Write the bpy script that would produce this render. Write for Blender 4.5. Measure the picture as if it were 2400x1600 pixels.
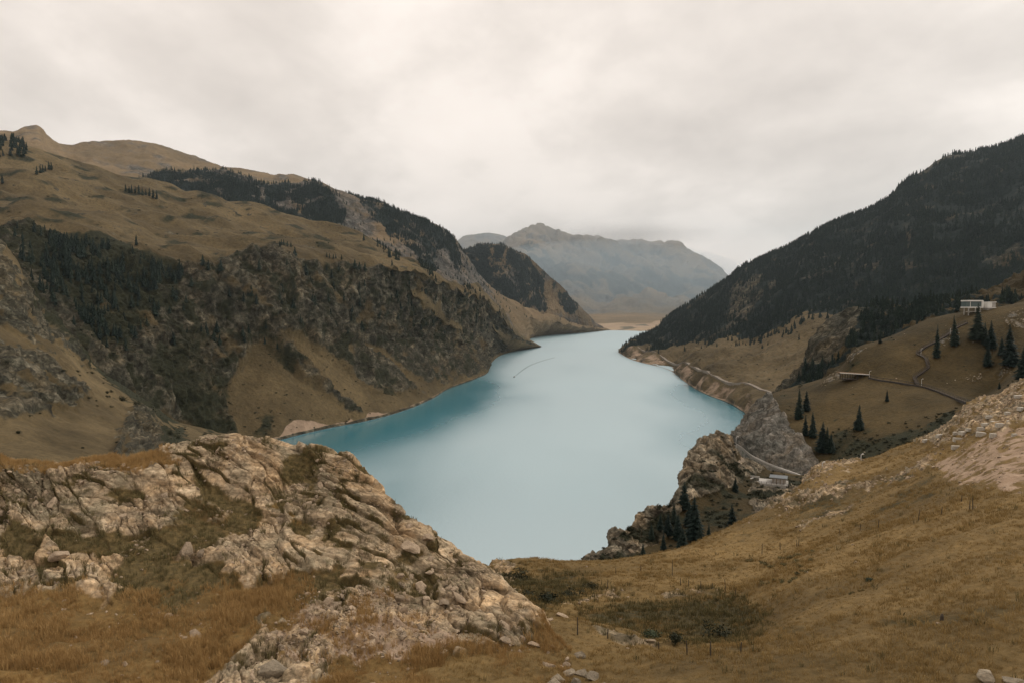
import bpy, bmesh, math, random
import numpy as np
from mathutils import Vector, Matrix

for o in list(bpy.data.objects):
    bpy.data.objects.remove(o, do_unlink=True)
SC = bpy.context.scene
COL = SC.collection
rng = np.random.default_rng(7)
random.seed(7)

# ------------------------------------------------------------------ camera
H = 200.0                       # eye height above the lake
F = 1600.0                      # focal length in pixels of the 2400 x 1600 photograph
PITCH = math.atan(78.0 / F)
cam_d = bpy.data.cameras.new('camera')
cam = bpy.data.objects.new('camera', cam_d)
COL.objects.link(cam)
cam.location = (0, 0, H)
cam.rotation_euler = (math.pi / 2 - PITCH, 0, 0)
cam_d.sensor_width = 36.0
cam_d.lens = 24.0
cam_d.clip_start = 0.5
cam_d.clip_end = 60000
SC.camera = cam

# ------------------------------------------------------------------ sky and sun
SUN_AZ = math.radians(62)       # from +Y (ahead) towards +X (right)
SUN_EL = math.radians(44)
w = bpy.data.worlds.new('World')
SC.world = w
w.use_nodes = True
wn = w.node_tree.nodes
wl = w.node_tree.links
wn.clear()


def N(nodes, t, **kw):
    n = nodes.new(t)
    for k, v in kw.items():
        if k.startswith('i_'):
            key = k[2:]
            n.inputs[int(key) if key.isdigit() else key.replace('_', ' ')].default_value = v
        else:
            setattr(n, k, v)
    return n


out = N(wn, 'ShaderNodeOutputWorld')
sky = N(wn, 'ShaderNodeTexSky', sky_type='NISHITA', sun_disc=False)
sky.sun_elevation = SUN_EL
sky.sun_rotation = SUN_AZ
sky.air_density = 1.0
sky.dust_density = 3.0
bg_sky = N(wn, 'ShaderNodeBackground', i_Strength=0.1)
wl.new(sky.outputs[0], bg_sky.inputs[0])
tc = N(wn, 'ShaderNodeTexCoord')
sep = N(wn, 'ShaderNodeSeparateXYZ')
wl.new(tc.outputs['Generated'], sep.inputs[0])
zz = N(wn, 'ShaderNodeMath', operation='MAXIMUM', i_1=0.0)
wl.new(sep.outputs[2], zz.inputs[0])
za = N(wn, 'ShaderNodeMath', operation='ADD', i_1=0.34)
wl.new(zz.outputs[0], za.inputs[0])
dx = N(wn, 'ShaderNodeMath', operation='DIVIDE')
dy = N(wn, 'ShaderNodeMath', operation='DIVIDE')
wl.new(sep.outputs[0], dx.inputs[0]); wl.new(za.outputs[0], dx.inputs[1])
wl.new(sep.outputs[1], dy.inputs[0]); wl.new(za.outputs[0], dy.inputs[1])
cmb = N(wn, 'ShaderNodeCombineXYZ', i_Z=3.7)
wl.new(dx.outputs[0], cmb.inputs[0]); wl.new(dy.outputs[0], cmb.inputs[1])
mp = N(wn, 'ShaderNodeMapping')
mp.inputs['Location'].default_value = (8.3, 3.3, 0)
mp.inputs['Rotation'].default_value = (0, 0, math.radians(25))
mp.inputs['Scale'].default_value = (1.35, 1.15, 1)
wl.new(cmb.outputs[0], mp.inputs[0])
nz1 = N(wn, 'ShaderNodeTexNoise', i_Scale=0.85, i_Detail=7.0, i_Roughness=0.52, i_Distortion=0.15)
wl.new(mp.outputs[0], nz1.inputs['Vector'])
nz2 = N(wn, 'ShaderNodeTexNoise', i_Scale=2.6, i_Detail=8.0, i_Roughness=0.56, i_Distortion=0.2)
wl.new(mp.outputs[0], nz2.inputs['Vector'])
mxn = N(wn, 'ShaderNodeMix', data_type='FLOAT')
mxn.inputs[0].default_value = 0.26
wl.new(nz1.outputs[0], mxn.inputs[2]); wl.new(nz2.outputs[0], mxn.inputs[3])
cr = N(wn, 'ShaderNodeValToRGB')
el = cr.color_ramp.elements
el[0].position = 0.34; el[0].color = (0.56, 0.487, 0.43, 1)
el[1].position = 0.62; el[1].color = (0.95, 0.842, 0.757, 1)
e = el.new(0.45); e.color = (0.715, 0.63, 0.56, 1)
e = el.new(0.53); e.color = (0.87, 0.772, 0.692, 1)
wl.new(mxn.outputs[0], cr.inputs[0])
bg_cl = N(wn, 'ShaderNodeBackground', i_Strength=1.34)
wl.new(cr.outputs[0], bg_cl.inputs[0])
mxs = N(wn, 'ShaderNodeMixShader', i_0=0.96)
wl.new(bg_sky.outputs[0], mxs.inputs[1]); wl.new(bg_cl.outputs[0], mxs.inputs[2])
wl.new(mxs.outputs[0], out.inputs[0])

sd = bpy.data.lights.new('sun', 'SUN')
sd.energy = 1.5
sd.angle = math.radians(12)
sd.color = (1.0, 0.93, 0.84)
sun = bpy.data.objects.new('sun', sd)
COL.objects.link(sun)
to_sun = Vector((math.sin(SUN_AZ) * math.cos(SUN_EL), math.cos(SUN_AZ) * math.cos(SUN_EL), math.sin(SUN_EL)))
sun.rotation_euler = to_sun.to_track_quat('Z', 'Y').to_euler()

vs = SC.view_settings
vs.view_transform = 'Standard'
vs.look = 'None'
vs.exposure = 0.0
vs.gamma = 1.0
SC.cycles.use_denoising = True
SC.cycles.use_adaptive_sampling = False
SC.cycles.max_bounces = 6
SC.cycles.diffuse_bounces = 2
SC.cycles.glossy_bounces = 3
SC.cycles.transparent_max_bounces = 8
SC.cycles.volume_bounces = 0

HAZE = 0.000025

# ------------------------------------------------------------------ numeric helpers
CP, SP = math.cos(PITCH), math.sin(PITCH)


def P(px, py, d):
    """world point seen at (px, py) of the photograph, d metres ahead of the camera"""
    px, py, d = np.broadcast_arrays(np.asarray(px, float), np.asarray(py, float), np.asarray(d, float))
    a = (px - 1200) / F
    b = (800 - py) / F
    fy = CP + b * SP
    fz = -SP + b * CP
    s = d / fy
    return np.stack([a * s, d, H + fz * s], -1)


def proj(p):
    """pixel position of world points"""
    x, y, z = p[..., 0], p[..., 1], p[..., 2] - H
    fw = y * CP - z * SP
    up = y * SP + z * CP
    fw = np.where(fw < 0.1, 0.1, fw)
    return 1200 + F * x / fw, 800 - F * up / fw


def WD(py):
    b = (800 - py) / F
    return -H * (CP + b * SP) / (-SP + b * CP)


def pchip(x, y, xi):
    x = np.asarray(x, float); y = np.asarray(y, float)
    y2 = y.reshape(len(x), -1)
    h = np.diff(x)[:, None]
    dl = np.diff(y2, axis=0) / h
    m = np.zeros_like(y2)
    if len(x) > 2:
        s = np.sign(dl[:-1]) * np.sign(dl[1:]) > 0
        w1 = 2 * h[1:] + h[:-1]; w2 = h[1:] + 2 * h[:-1]
        with np.errstate(divide='ignore', invalid='ignore'):
            hm = (w1 + w2) / (w1 / dl[:-1] + w2 / dl[1:])
        m[1:-1] = np.where(s, hm, 0)
    m[0] = dl[0]; m[-1] = dl[-1]
    xi = np.clip(np.asarray(xi, float), x[0], x[-1])
    k = np.clip(np.searchsorted(x, xi, 'right') - 1, 0, len(x) - 2)
    t = ((xi - x[k]) / (x[k + 1] - x[k]))[:, None]
    hh = h[k]
    r = ((2 * t**3 - 3 * t**2 + 1) * y2[k] + (t**3 - 2 * t**2 + t) * hh * m[k]
         + (-2 * t**3 + 3 * t**2) * y2[k + 1] + (t**3 - t**2) * hh * m[k + 1])
    return r.reshape((len(xi),) + y.shape[1:])


_r = np.random.default_rng(11)
PERM = np.concatenate([_r.permutation(256)] * 3)
GR = _r.normal(size=(256, 3)); GR /= np.linalg.norm(GR, axis=1)[:, None]
RV = _r.random((256, 4))


def _h(ix, iy, iz):
    return PERM[PERM[PERM[ix & 255] + (iy & 255)] + (iz & 255)]


def perlin(p):
    i = np.floor(p).astype(int)
    f = p - i
    u = f * f * f * (f * (f * 6 - 15) + 10)
    r = 0
    for a in (0, 1):
        wx = u[..., 0] if a else 1 - u[..., 0]
        for b in (0, 1):
            wy = u[..., 1] if b else 1 - u[..., 1]
            for c in (0, 1):
                wz = u[..., 2] if c else 1 - u[..., 2]
                g = GR[_h(i[..., 0] + a, i[..., 1] + b, i[..., 2] + c)]
                r = r + wx * wy * wz * (g[..., 0] * (f[..., 0] - a) + g[..., 1] * (f[..., 1] - b) + g[..., 2] * (f[..., 2] - c))
    return r


def fbm(p, oct=4, gain=0.5, lac=2.03):
    r = 0; a = 1.0
    for k in range(oct):
        r = r + a * perlin(p + 17.3 * k)
        a *= gain; p = p * lac
    return r


def ridged(p, oct=4, gain=0.5):
    r = 0; a = 1.0
    for k in range(oct):
        r = r + a * (0.5 - np.abs(perlin(p + 9.1 * k)) * 2)
        a *= gain; p = p * 2.1
    return r


def voro(p):
    i = np.floor(p).astype(int); f = p - i
    n = p.shape[:-1]
    f1 = np.full(n, 9.0); f2 = np.full(n, 9.0)
    cid = np.zeros(n, int); cx = np.zeros(p.shape)
    for a in (-1, 0, 1):
        for b in (-1, 0, 1):
            for c in (-1, 0, 1):
                hsh = _h(i[..., 0] + a, i[..., 1] + b, i[..., 2] + c)
                q = RV[hsh, :3] + np.array((a, b, c)) - f
                dd = np.sqrt((q**2).sum(-1))
                near = dd < f1
                f2 = np.where(near, f1, np.minimum(f2, dd))
                cid = np.where(near, hsh, cid)
                cx = np.where(near[..., None], q, cx)
                f1 = np.where(near, dd, f1)
    return f1, f2, cid, cx


def sstep(a, b, x):
    t = np.clip((x - a) / (b - a), 0, 1)
    return t * t * (3 - 2 * t)


def poly_sd(px, py, poly):
    """signed distance in pixels to a polygon, positive inside"""
    poly = np.asarray(poly, float)
    ins = np.zeros(px.shape, bool); dm = np.full(px.shape, 1e9)
    for k in range(len(poly)):
        x1, y1 = poly[k]; x2, y2 = poly[(k + 1) % len(poly)]
        ex, ey = x2 - x1, y2 - y1
        t = np.clip(((px - x1) * ex + (py - y1) * ey) / (ex * ex + ey * ey + 1e-9), 0, 1)
        dm = np.minimum(dm, (px - x1 - t * ex)**2 + (py - y1 - t * ey)**2)
        if y1 != y2:
            c = (y1 > py) != (y2 > py)
            ins ^= c & (px < (x2 - x1) * (py - y1) / (y2 - y1) + x1)
    dm = np.sqrt(dm)
    return np.where(ins, dm, -dm)


def region(px, py, polys, soft=6.0, wob=None):
    """0..1 mask of a set of polygons with a soft, uneven edge"""
    r = np.zeros(px.shape)
    for pl in polys:
        s = poly_sd(px, py, pl)
        if wob is not None:
            s = s + wob
        r = np.maximum(r, sstep(-soft, soft, s))
    return r


# ------------------------------------------------------------------ mesh helpers
def tag(o, label=None, cat=None, group=None, kind=None):
    if label: o['label'] = label
    if cat: o['category'] = cat
    if group: o['group'] = group
    if kind: o['kind'] = kind
    return o


def mesh_np(name, verts, faces, mat=None, smooth=False):
    """mesh from numpy verts and an (n, k) face array"""
    me = bpy.data.meshes.new(name)
    verts = np.asarray(verts, np.float32).reshape(-1, 3)
    faces = np.asarray(faces, np.int32)
    n, k = faces.shape
    me.vertices.add(len(verts)); me.vertices.foreach_set('co', verts.ravel())
    me.loops.add(n * k); me.loops.foreach_set('vertex_index', faces.ravel())
    me.polygons.add(n)
    me.polygons.foreach_set('loop_start', np.arange(0, n * k, k, dtype=np.int32))
    me.polygons.foreach_set('loop_total', np.full(n, k, np.int32))
    me.update(calc_edges=True)
    me.polygons.foreach_set('use_smooth', np.full(n, smooth, bool))
    if mat: me.materials.append(mat)
    return me


def obj(name, me, parent=None, loc=None):
    o = bpy.data.objects.new(name, me)
    COL.objects.link(o)
    if parent is not None: o.parent = parent
    if loc is not None: o.location = loc
    return o


def set_attr(me, name, arr):
    a = me.color_attributes.new(name, 'FLOAT_COLOR', 'POINT')
    a.data.foreach_set('color', np.asarray(arr, np.float32).ravel())


class Box:
    """collects boxes and tubes into one small mesh"""
    def __init__(self):
        self.bm = bmesh.new()

    def box(self, c, s, rz=0, rx=0, ry=0, bev=0):
        r = bmesh.ops.create_cube(self.bm, size=1)
        vv = r['verts']
        bmesh.ops.scale(self.bm, vec=s, verts=vv)
        if bev:
            ee = list({e for v in vv for e in v.link_edges})
            rr = bmesh.ops.bevel(self.bm, geom=ee, offset=bev, segments=2, affect='EDGES')
            vv = list({v for f in rr['faces'] for v in f.verts} | set(v for v in vv if v.is_valid))
        m = Matrix.Rotation(rz, 4, 'Z') @ Matrix.Rotation(rx, 4, 'X') @ Matrix.Rotation(ry, 4, 'Y')
        bmesh.ops.transform(self.bm, matrix=Matrix.Translation(c) @ m, verts=vv)
        return self

    def tube(self, a, b, r1, r2=None, n=7):
        a = Vector(a); b = Vector(b); d = b - a
        r = bmesh.ops.create_cone(self.bm, cap_ends=True, segments=n, radius1=r1, radius2=r1 if r2 is None else r2, depth=d.length)
        m = Matrix.Translation((a + b) / 2) @ d.to_track_quat('Z', 'Y').to_matrix().to_4x4()
        bmesh.ops.transform(self.bm, matrix=m, verts=r['verts'])
        return self

    def prism(self, pts, depth_vec):
        vs1 = [self.bm.verts.new(p) for p in pts]
        vs2 = [self.bm.verts.new(Vector(p) + Vector(depth_vec)) for p in pts]
        n = len(pts)
        self.bm.faces.new(vs1); self.bm.faces.new(vs2[::-1])
        for i in range(n):
            self.bm.faces.new((vs1[i], vs2[i], vs2[(i + 1) % n], vs1[(i + 1) % n]))
        bmesh.ops.recalc_face_normals(self.bm, faces=self.bm.faces[:])
        return self

    def build(self, name, mat, parent=None, loc=None):
        me = bpy.data.meshes.new(name)
        self.bm.to_mesh(me); self.bm.free()
        me.materials.append(mat)
        return obj(name, me, parent, loc)


# ------------------------------------------------------------------ materials
def new_mat(name):
    m = bpy.data.materials.new(name)
    m.use_nodes = True
    nt = m.node_tree
    b = nt.nodes['Principled BSDF']
    b.inputs['Roughness'].default_value = 0.95
    b.inputs['Specular IOR Level'].default_value = 0.15
    return m, nt.nodes, nt.links, b


def rgb(c):
    return (c[0], c[1], c[2], 1)


def noise(nodes, links, vec, scale, detail=4, rough=0.55, dist=0.0, stretch=None):
    if stretch is not None:
        mpn = N(nodes, 'ShaderNodeMapping')
        mpn.inputs['Rotation'].default_value = stretch[1]
        mpn.inputs['Scale'].default_value = stretch[0]
        links.new(vec, mpn.inputs[0]); vec = mpn.outputs[0]
    n = N(nodes, 'ShaderNodeTexNoise', i_Scale=scale, i_Detail=float(detail), i_Roughness=rough, i_Distortion=dist)
    links.new(vec, n.inputs['Vector'])
    return n.outputs[0]


def ramp(nodes, links, fac, stops):
    r = N(nodes, 'ShaderNodeValToRGB')
    els = r.color_ramp.elements
    els[0].position, els[0].color = stops[0][0], rgb(stops[0][1])
    els[1].position, els[1].color = stops[-1][0], rgb(stops[-1][1])
    for p_, c_ in stops[1:-1]:
        q = els.new(p_); q.color = rgb(c_)
    links.new(fac, r.inputs[0])
    return r.outputs[0]


def mix(nodes, links, fac, a, b, blend='MIX'):
    m = N(nodes, 'ShaderNodeMix', data_type='RGBA', blend_type=blend)
    for sock, v in ((m.inputs[0], fac), (m.inputs[6], a), (m.inputs[7], b)):
        if isinstance(v, (int, float)): sock.default_value = v
        elif isinstance(v, tuple): sock.default_value = rgb(v)
        else: links.new(v, sock)
    return m.outputs[2]


def mth(nodes, links, op, a, b=None, c=None, clamp=False):
    m = N(nodes, 'ShaderNodeMath', operation=op, use_clamp=clamp)
    for k, v in enumerate((a, b, c)):
        if v is None: continue
        if isinstance(v, (int, float)): m.inputs[k].default_value = v
        else: links.new(v, m.inputs[k])
    return m.outputs[0]


def thresh(nodes, links, mask, nz, amount=0.9, width=0.12):
    """mask broken up by noise, with a fairly crisp edge"""
    s = mth(nodes, links, 'MULTIPLY_ADD', mth(nodes, links, 'SUBTRACT', nz, 0.5), amount, mask)
    mr = N(nodes, 'ShaderNodeMapRange', interpolation_type='SMOOTHSTEP')
    mr.inputs['From Min'].default_value = 0.5 - width
    mr.inputs['From Max'].default_value = 0.5 + width
    links.new(s, mr.inputs['Value'])
    return mr.outputs[0]


def terrain_mat(name, s, grass, rock, scrub, pale, bump=0.6, bump_d=None, mottle=0.75, stretch=None, cracks=0.6):
    """s: size in metres of the finest texture that matters; mask attribute: R rock, G scrub or wood floor, B pale soil, A tone"""
    m, nd, lk, b = new_mat(name)
    pos = N(nd, 'ShaderNodeNewGeometry').outputs['Position']
    at = N(nd, 'ShaderNodeAttribute', attribute_name='mask')
    sp = N(nd, 'ShaderNodeSeparateColor')
    lk.new(at.outputs['Color'], sp.inputs[0])
    n_big = noise(nd, lk, pos, 0.035 / s, 5, 0.55, 0.3)
    n_mid = noise(nd, lk, pos, 0.13 / s, 5, 0.6)
    n_fin = noise(nd, lk, pos, 1.25 / s, 7, 0.72)
    n_str = noise(nd, lk, pos, 0.42 / s, 6, 0.68, 0.2, stretch)
    vr = N(nd, 'ShaderNodeTexVoronoi', feature='DISTANCE_TO_EDGE', i_Scale=0.4 / s)
    wv3 = N(nd, 'ShaderNodeMix', data_type='VECTOR'); wv3.inputs[0].default_value = 0.5
    nv = N(nd, 'ShaderNodeTexNoise', i_Scale=0.5 / s, i_Detail=4.0)
    lk.new(pos, nv.inputs['Vector'])
    sv = N(nd, 'ShaderNodeVectorMath', operation='MULTIPLY_ADD'); sv.inputs[1].default_value = (s * 2.4,) * 3
    lk.new(nv.outputs['Color'], sv.inputs[0]); lk.new(pos, sv.inputs[2])
    lk.new(sv.outputs[0], vr.inputs['Vector'])
    crack = vr.outputs['Distance']
    g = ramp(nd, lk, n_mid, [(0.3, grass[0]), (0.5, grass[1]), (0.68, grass[2])])
    g2 = ramp(nd, lk, n_big, [(0.36, grass[0]), (0.5, grass[1]), (0.62, grass[2])])
    g = mix(nd, lk, 0.5, g, g2)
    g = mix(nd, lk, 0.6, g, ramp(nd, lk, n_fin, [(0.3, (0.45, 0.46, 0.42)), (0.5, (1, 1, 1)), (0.7, (1.5, 1.42, 1.3))]), 'MULTIPLY')
    r = ramp(nd, lk, n_str, [(0.3, rock[0]), (0.5, rock[1]), (0.66, rock[2])])
    rt = mth(nd, lk, 'MULTIPLY_ADD', at.outputs['Alpha'], 0.7, 0.62)
    cmbn = N(nd, 'ShaderNodeCombineColor')
    for k in range(3): lk.new(rt, cmbn.inputs[k])
    r = mix(nd, lk, 1.0, r, cmbn.outputs[0], 'MULTIPLY')
    r = mix(nd, lk, mottle, r, ramp(nd, lk, n_fin, [(0.32, (0.22, 0.23, 0.2)), (0.46, (0.8, 0.8, 0.78)), (0.54, (1.0, 1.0, 1.0)), (0.68, (1.7, 1.65, 1.6))]), 'MULTIPLY')
    r = mix(nd, lk, cracks, r, ramp(nd, lk, crack, [(0.0, (0.25, 0.25, 0.23)), (0.10, (1, 1, 1))]), 'MULTIPLY')
    r = mix(nd, lk, 1.0, r, ramp(nd, lk, noise(nd, lk, pos, 0.09 / s, 6, 0.65, 0.6), [(0.38, (0.62, 0.66, 0.66)), (0.5, (1, 1, 1)), (0.62, (1.12, 1.02, 0.9))]), 'MULTIPLY')
    sc = ramp(nd, lk, n_fin, [(0.3, scrub[0]), (0.5, scrub[1]), (0.7, scrub[2])])
    pl = ramp(nd, lk, n_str, [(0.3, pale[0]), (0.55, pale[1]), (0.72, pale[2])])
    c = mix(nd, lk, thresh(nd, lk, sp.outputs[2], n_str, 1.1, 0.2), g, pl)
    c = mix(nd, lk, thresh(nd, lk, sp.outputs[0], n_mid, 1.2, 0.15), c, r)
    c = mix(nd, lk, thresh(nd, lk, sp.outputs[1], n_mid, 1.5, 0.2), c, sc)
    lk.new(c, b.inputs['Base Color'])
    bsum = mth(nd, lk, 'MULTIPLY_ADD', n_str, 0.9, mth(nd, lk, 'MULTIPLY', n_fin, 0.5))
    bp = N(nd, 'ShaderNodeBump', i_Strength=bump, i_Distance=(bump_d or s * 1.2))
    lk.new(bsum, bp.inputs['Height'])
    lk.new(bp.outputs[0], b.inputs['Normal'])
    return m


def plain_mat(name, c1, c2=None, scale=4.0, rough=0.8, spec=0.25, bump=0.0, metallic=0.0, obj_coords=True):
    m, nd, lk, b = new_mat(name)
    b.inputs['Roughness'].default_value = rough
    b.inputs['Specular IOR Level'].default_value = spec
    b.inputs['Metallic'].default_value = metallic
    v = N(nd, 'ShaderNodeTexCoord').outputs['Object'] if obj_coords else N(nd, 'ShaderNodeNewGeometry').outputs['Position']
    nz = noise(nd, lk, v, scale, 6, 0.65)
    lk.new(ramp(nd, lk, nz, [(0.3, c1), (0.7, c2 or c1)]), b.inputs['Base Color'])
    if bump:
        bp = N(nd, 'ShaderNodeBump', i_Strength=bump, i_Distance=0.1)
        lk.new(nz, bp.inputs['Height']); lk.new(bp.outputs[0], b.inputs['Normal'])
    return m


def leaf_mat(name, c1, c2, c3, rnd=0.6):
    m, nd, lk, b = new_mat(name)
    oi = N(nd, 'ShaderNodeObjectInfo').outputs['Random']
    pos = N(nd, 'ShaderNodeNewGeometry').outputs['Position']
    nz = noise(nd, lk, pos, 0.6, 3, 0.6)
    f = mth(nd, lk, 'MULTIPLY_ADD', oi, rnd, mth(nd, lk, 'MULTIPLY', nz, 1 - rnd))
    lk.new(ramp(nd, lk, f, [(0.1, c1), (0.5, c2), (0.9, c3)]), b.inputs['Base Color'])
    b.inputs['Roughness'].default_value = 0.8
    return m


# ------------------------------------------------------------------ lofted terrain
class Loft:
    """terrain sheet through lines running left to right; every line is a list of (px, py, distance)
    in the photograph or a ready (n, 3) array made by back()"""
    def __init__(self, name, lines, nu, rows, mat):
        self.name, self.mat = name, mat
        u = np.linspace(0, 1, nu)
        L = []
        for ln in lines:
            if callable(ln):
                L.append(ln(L)); continue
            if isinstance(ln, np.ndarray):
                L.append(ln); continue
            a = np.array(ln, float)
            xi = a[0, 0] + (a[-1, 0] - a[0, 0]) * u
            pd = pchip(a[:, 0], np.stack([a[:, 1], np.log(a[:, 2])], 1), xi)
            L.append(P(xi, pd[:, 0], np.exp(pd[:, 1])))
        L = np.array(L)
        if isinstance(rows, int): rows = [rows] * (len(L) - 1)
        t = []
        for k, r in enumerate(rows):
            t += list(k + np.arange(r) / r)
        t.append(len(L) - 1)
        self.p = pchip(np.arange(len(L)), L, np.array(t))      # (nv, nu, 3)
        self.t = np.repeat(np.array(t)[:, None], nu, 1)
        self.px, self.py = proj(self.p)
        self.mask = np.zeros(self.p.shape[:2] + (4,)); self.mask[..., 3] = 0.5

    def normals(self):
        du = np.gradient(self.p, axis=1); dv = np.gradient(self.p, axis=0)
        n = np.cross(du, dv)
        n /= np.linalg.norm(n, axis=-1, keepdims=True) + 1e-9
        return np.where(n[..., 2:3] < 0, -n, n)

    def push(self, h, up=False):
        if up: self.p[..., 2] += h
        else: self.p += self.normals() * h[..., None]

    def build(self, kind='structure', smooth=True, name=None):
        self.p[..., 2] = np.where(self.p[..., 2] < -6, -6 + 0.02 * (self.p[..., 2] + 6), self.p[..., 2])
        nv, nu = self.p.shape[:2]
        i = np.arange(nv * nu).reshape(nv, nu)
        f = np.stack([i[:-1, :-1], i[:-1, 1:], i[1:, 1:], i[1:, :-1]], -1).reshape(-1, 4)
        # orientation: normals up
        a, b_, c = (self.p.reshape(-1, 3)[f[:, k]] for k in (0, 1, 2))
        if np.cross(b_ - a, c - a)[:, 2].sum() < 0: f = f[:, ::-1]
        me = mesh_np(self.name, self.p, f, self.mat, smooth)
        set_attr(me, 'mask', np.clip(self.mask, 0, 1))
        self.obj = obj(self.name, me)
        if kind: self.obj['kind'] = kind
        self.px, self.py = proj(self.p)
        du = np.gradient(self.p, axis=1); dv = np.gradient(self.p, axis=0)
        self.area = np.linalg.norm(np.cross(du, dv), axis=-1)
        return self.obj

    def at(self, px, py, tmax=None):
        """point of the sheet seen at a pixel (nearest one to the camera)"""
        d2 = (self.px - px)**2 + (self.py - py)**2
        if tmax is not None: d2 = np.where(self.t > tmax, 1e9, d2)
        m = d2.min()
        cand = d2 <= m + 9
        dd = np.where(cand, self.p[..., 1], 1e9)
        k = np.unravel_index(np.argmin(dd), dd.shape)
        return self.p[k].copy()

    def scatter(self, n, weight, r):
        wgt = (weight * self.area).ravel()
        k = r.choice(len(wgt), n, p=wgt / wgt.sum())
        iv, iu = np.unravel_index(k, self.p.shape[:2])
        iv2 = np.clip(iv + r.choice((-1, 1), n), 0, self.p.shape[0] - 1)
        iu2 = np.clip(iu + r.choice((-1, 1), n), 0, self.p.shape[1] - 1)
        a, b_ = r.random((2, n, 1)) * 0.5
        p0 = self.p[iv, iu]
        return p0 + (self.p[iv2, iu] - p0) * a + (self.p[iv, iu2] - p0) * b_


def back(dd, dz):
    def f(L):
        q = L[-1].copy()
        s = (q[:, 1] + dd) / q[:, 1]
        q[:, 0] *= s; q[:, 1] += dd; q[:, 2] += dz
        return q
    return f


# palette -----------------------------------------------------------
G_TAN = ((0.075, 0.053, 0.024), (0.135, 0.092, 0.042), (0.19, 0.13, 0.062))
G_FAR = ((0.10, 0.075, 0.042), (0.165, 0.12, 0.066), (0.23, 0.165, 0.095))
G_HILL = ((0.054, 0.042, 0.022), (0.106, 0.08, 0.041), (0.165, 0.124, 0.065))
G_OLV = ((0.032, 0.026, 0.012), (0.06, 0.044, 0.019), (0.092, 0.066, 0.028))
R_GRY = ((0.028, 0.027, 0.018), (0.07, 0.064, 0.045), (0.185, 0.165, 0.12))
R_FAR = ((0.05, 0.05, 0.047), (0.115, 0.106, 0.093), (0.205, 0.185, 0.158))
R_TAN = ((0.12, 0.092, 0.06), (0.335, 0.255, 0.165), (0.49, 0.385, 0.26))
S_DRK = ((0.014, 0.017, 0.010), (0.026, 0.028, 0.015), (0.045, 0.042, 0.022))
S_WOOD = ((0.006, 0.012, 0.012), (0.011, 0.019, 0.017), (0.019, 0.027, 0.022))
PALE = ((0.22, 0.16, 0.11), (0.32, 0.235, 0.165), (0.40, 0.30, 0.22))

# ================================================================== the setting
# ---- ground sheet far beneath everything and the far valley floor
me = mesh_np('ground', [(-22000, -2400, -12), (22000, -2400, -12), (22000, 34000, -12), (-22000, 34000, -12)], [[0, 1, 2, 3]],
             plain_mat('ground_soil', G_TAN[0], G_TAN[2], 0.01, 0.95, 0.1, obj_coords=False))
tag(obj('ground', me), kind='structure')

# ---- lake
lk_m, nd, lk, b = new_mat('lake_water')
pos = N(nd, 'ShaderNodeNewGeometry').outputs['Position']
wz = noise(nd, lk, pos, 0.0016, 4, 0.5, 0.4)
lk.new(ramp(nd, lk, wz, [(0.35, (0.022, 0.175, 0.232)), (0.65, (0.030, 0.200, 0.258))]), b.inputs['Base Color'])
wa = N(nd, 'ShaderNodeAttribute', attribute_name='wind').outputs['Fac']
wr = noise(nd, lk, pos, 0.006, 4, 0.55, 0.4, ((1.0, 0.4, 1.0), (0, 0, 0.25)))
wf = mth(nd, lk, 'MULTIPLY_ADD', mth(nd, lk, 'SUBTRACT', wr, 0.5), 0.9, wa, clamp=True)
mrr = N(nd, 'ShaderNodeMapRange'); mrr.inputs['To Min'].default_value = 0.16; mrr.inputs['To Max'].default_value = 0.50
lk.new(wf, mrr.inputs['Value']); lk.new(mrr.outputs[0], b.inputs['Roughness'])
b.inputs['IOR'].default_value = 5.4
b.inputs['Specular IOR Level'].default_value = 0.5
wv = noise(nd, lk, pos, 0.22, 3, 0.55, 0.0, ((1.0, 0.55, 1.0), (0, 0, 0.4)))
bp = N(nd, 'ShaderNodeBump', i_Strength=0.5, i_Distance=0.4)
lk.new(wv, bp.inputs['Height']); lk.new(bp.outputs[0], b.inputs['Normal'])
LEFT_SHORE = [(560, 1037), (650, 1030), (700, 1018), (780, 1000), (860, 985), (950, 960), (1020, 930), (1045, 914), (1120, 885), (1144, 872), (1152, 850), (1185, 828), (1268, 812.5), (1300, 784.5), (1400, 777)]
RIGHT_SHORE = [(1449, 825), (1475, 840), (1500, 848), (1550, 860), (1575, 870), (1600, 890), (1630, 910), (1660, 925), (1700, 940), (1735, 959), (1752, 975), (1758, 1000), (1762, 1040)]
ly = np.linspace(150, 6500, 255); lx = np.linspace(-1100, 1300, 97)
gx, gy = np.meshgrid(lx, ly)
dsh = []
for shore in (LEFT_SHORE, RIGHT_SHORE):
    w3 = np.array([P(a, b_, WD(b_)) for a, b_ in shore])[:, :2]
    dm = np.full(gx.shape, 1e9)
    for k in range(len(w3) - 1):
        ev = w3[k + 1] - w3[k]
        t_ = np.clip(((gx - w3[k, 0]) * ev[0] + (gy - w3[k, 1]) * ev[1]) / (ev @ ev), 0, 1)
        dm = np.minimum(dm, np.hypot(gx - w3[k, 0] - t_ * ev[0], gy - w3[k, 1] - t_ * ev[1]))
    dsh.append(dm)
far_f = sstep(1500, 2300, gy)
wind = (0.5 + 0.5 * sstep(550, 1050, gy)) * sstep(40, 330, dsh[0] + 260 * far_f) * sstep(20, 210, dsh[1] + 130 * sstep(1500, 2000, gy))
i = np.arange(gx.size).reshape(gx.shape)
me = mesh_np('lake', np.stack([gx, gy, 0 * gx], -1), np.stack([i[:-1, :-1], i[:-1, 1:], i[1:, 1:], i[1:, :-1]], -1).reshape(-1, 4), lk_m)
at_ = me.attributes.new('wind', 'FLOAT', 'POINT'); at_.data.foreach_set('value', wind.astype(np.float32).ravel())
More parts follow.
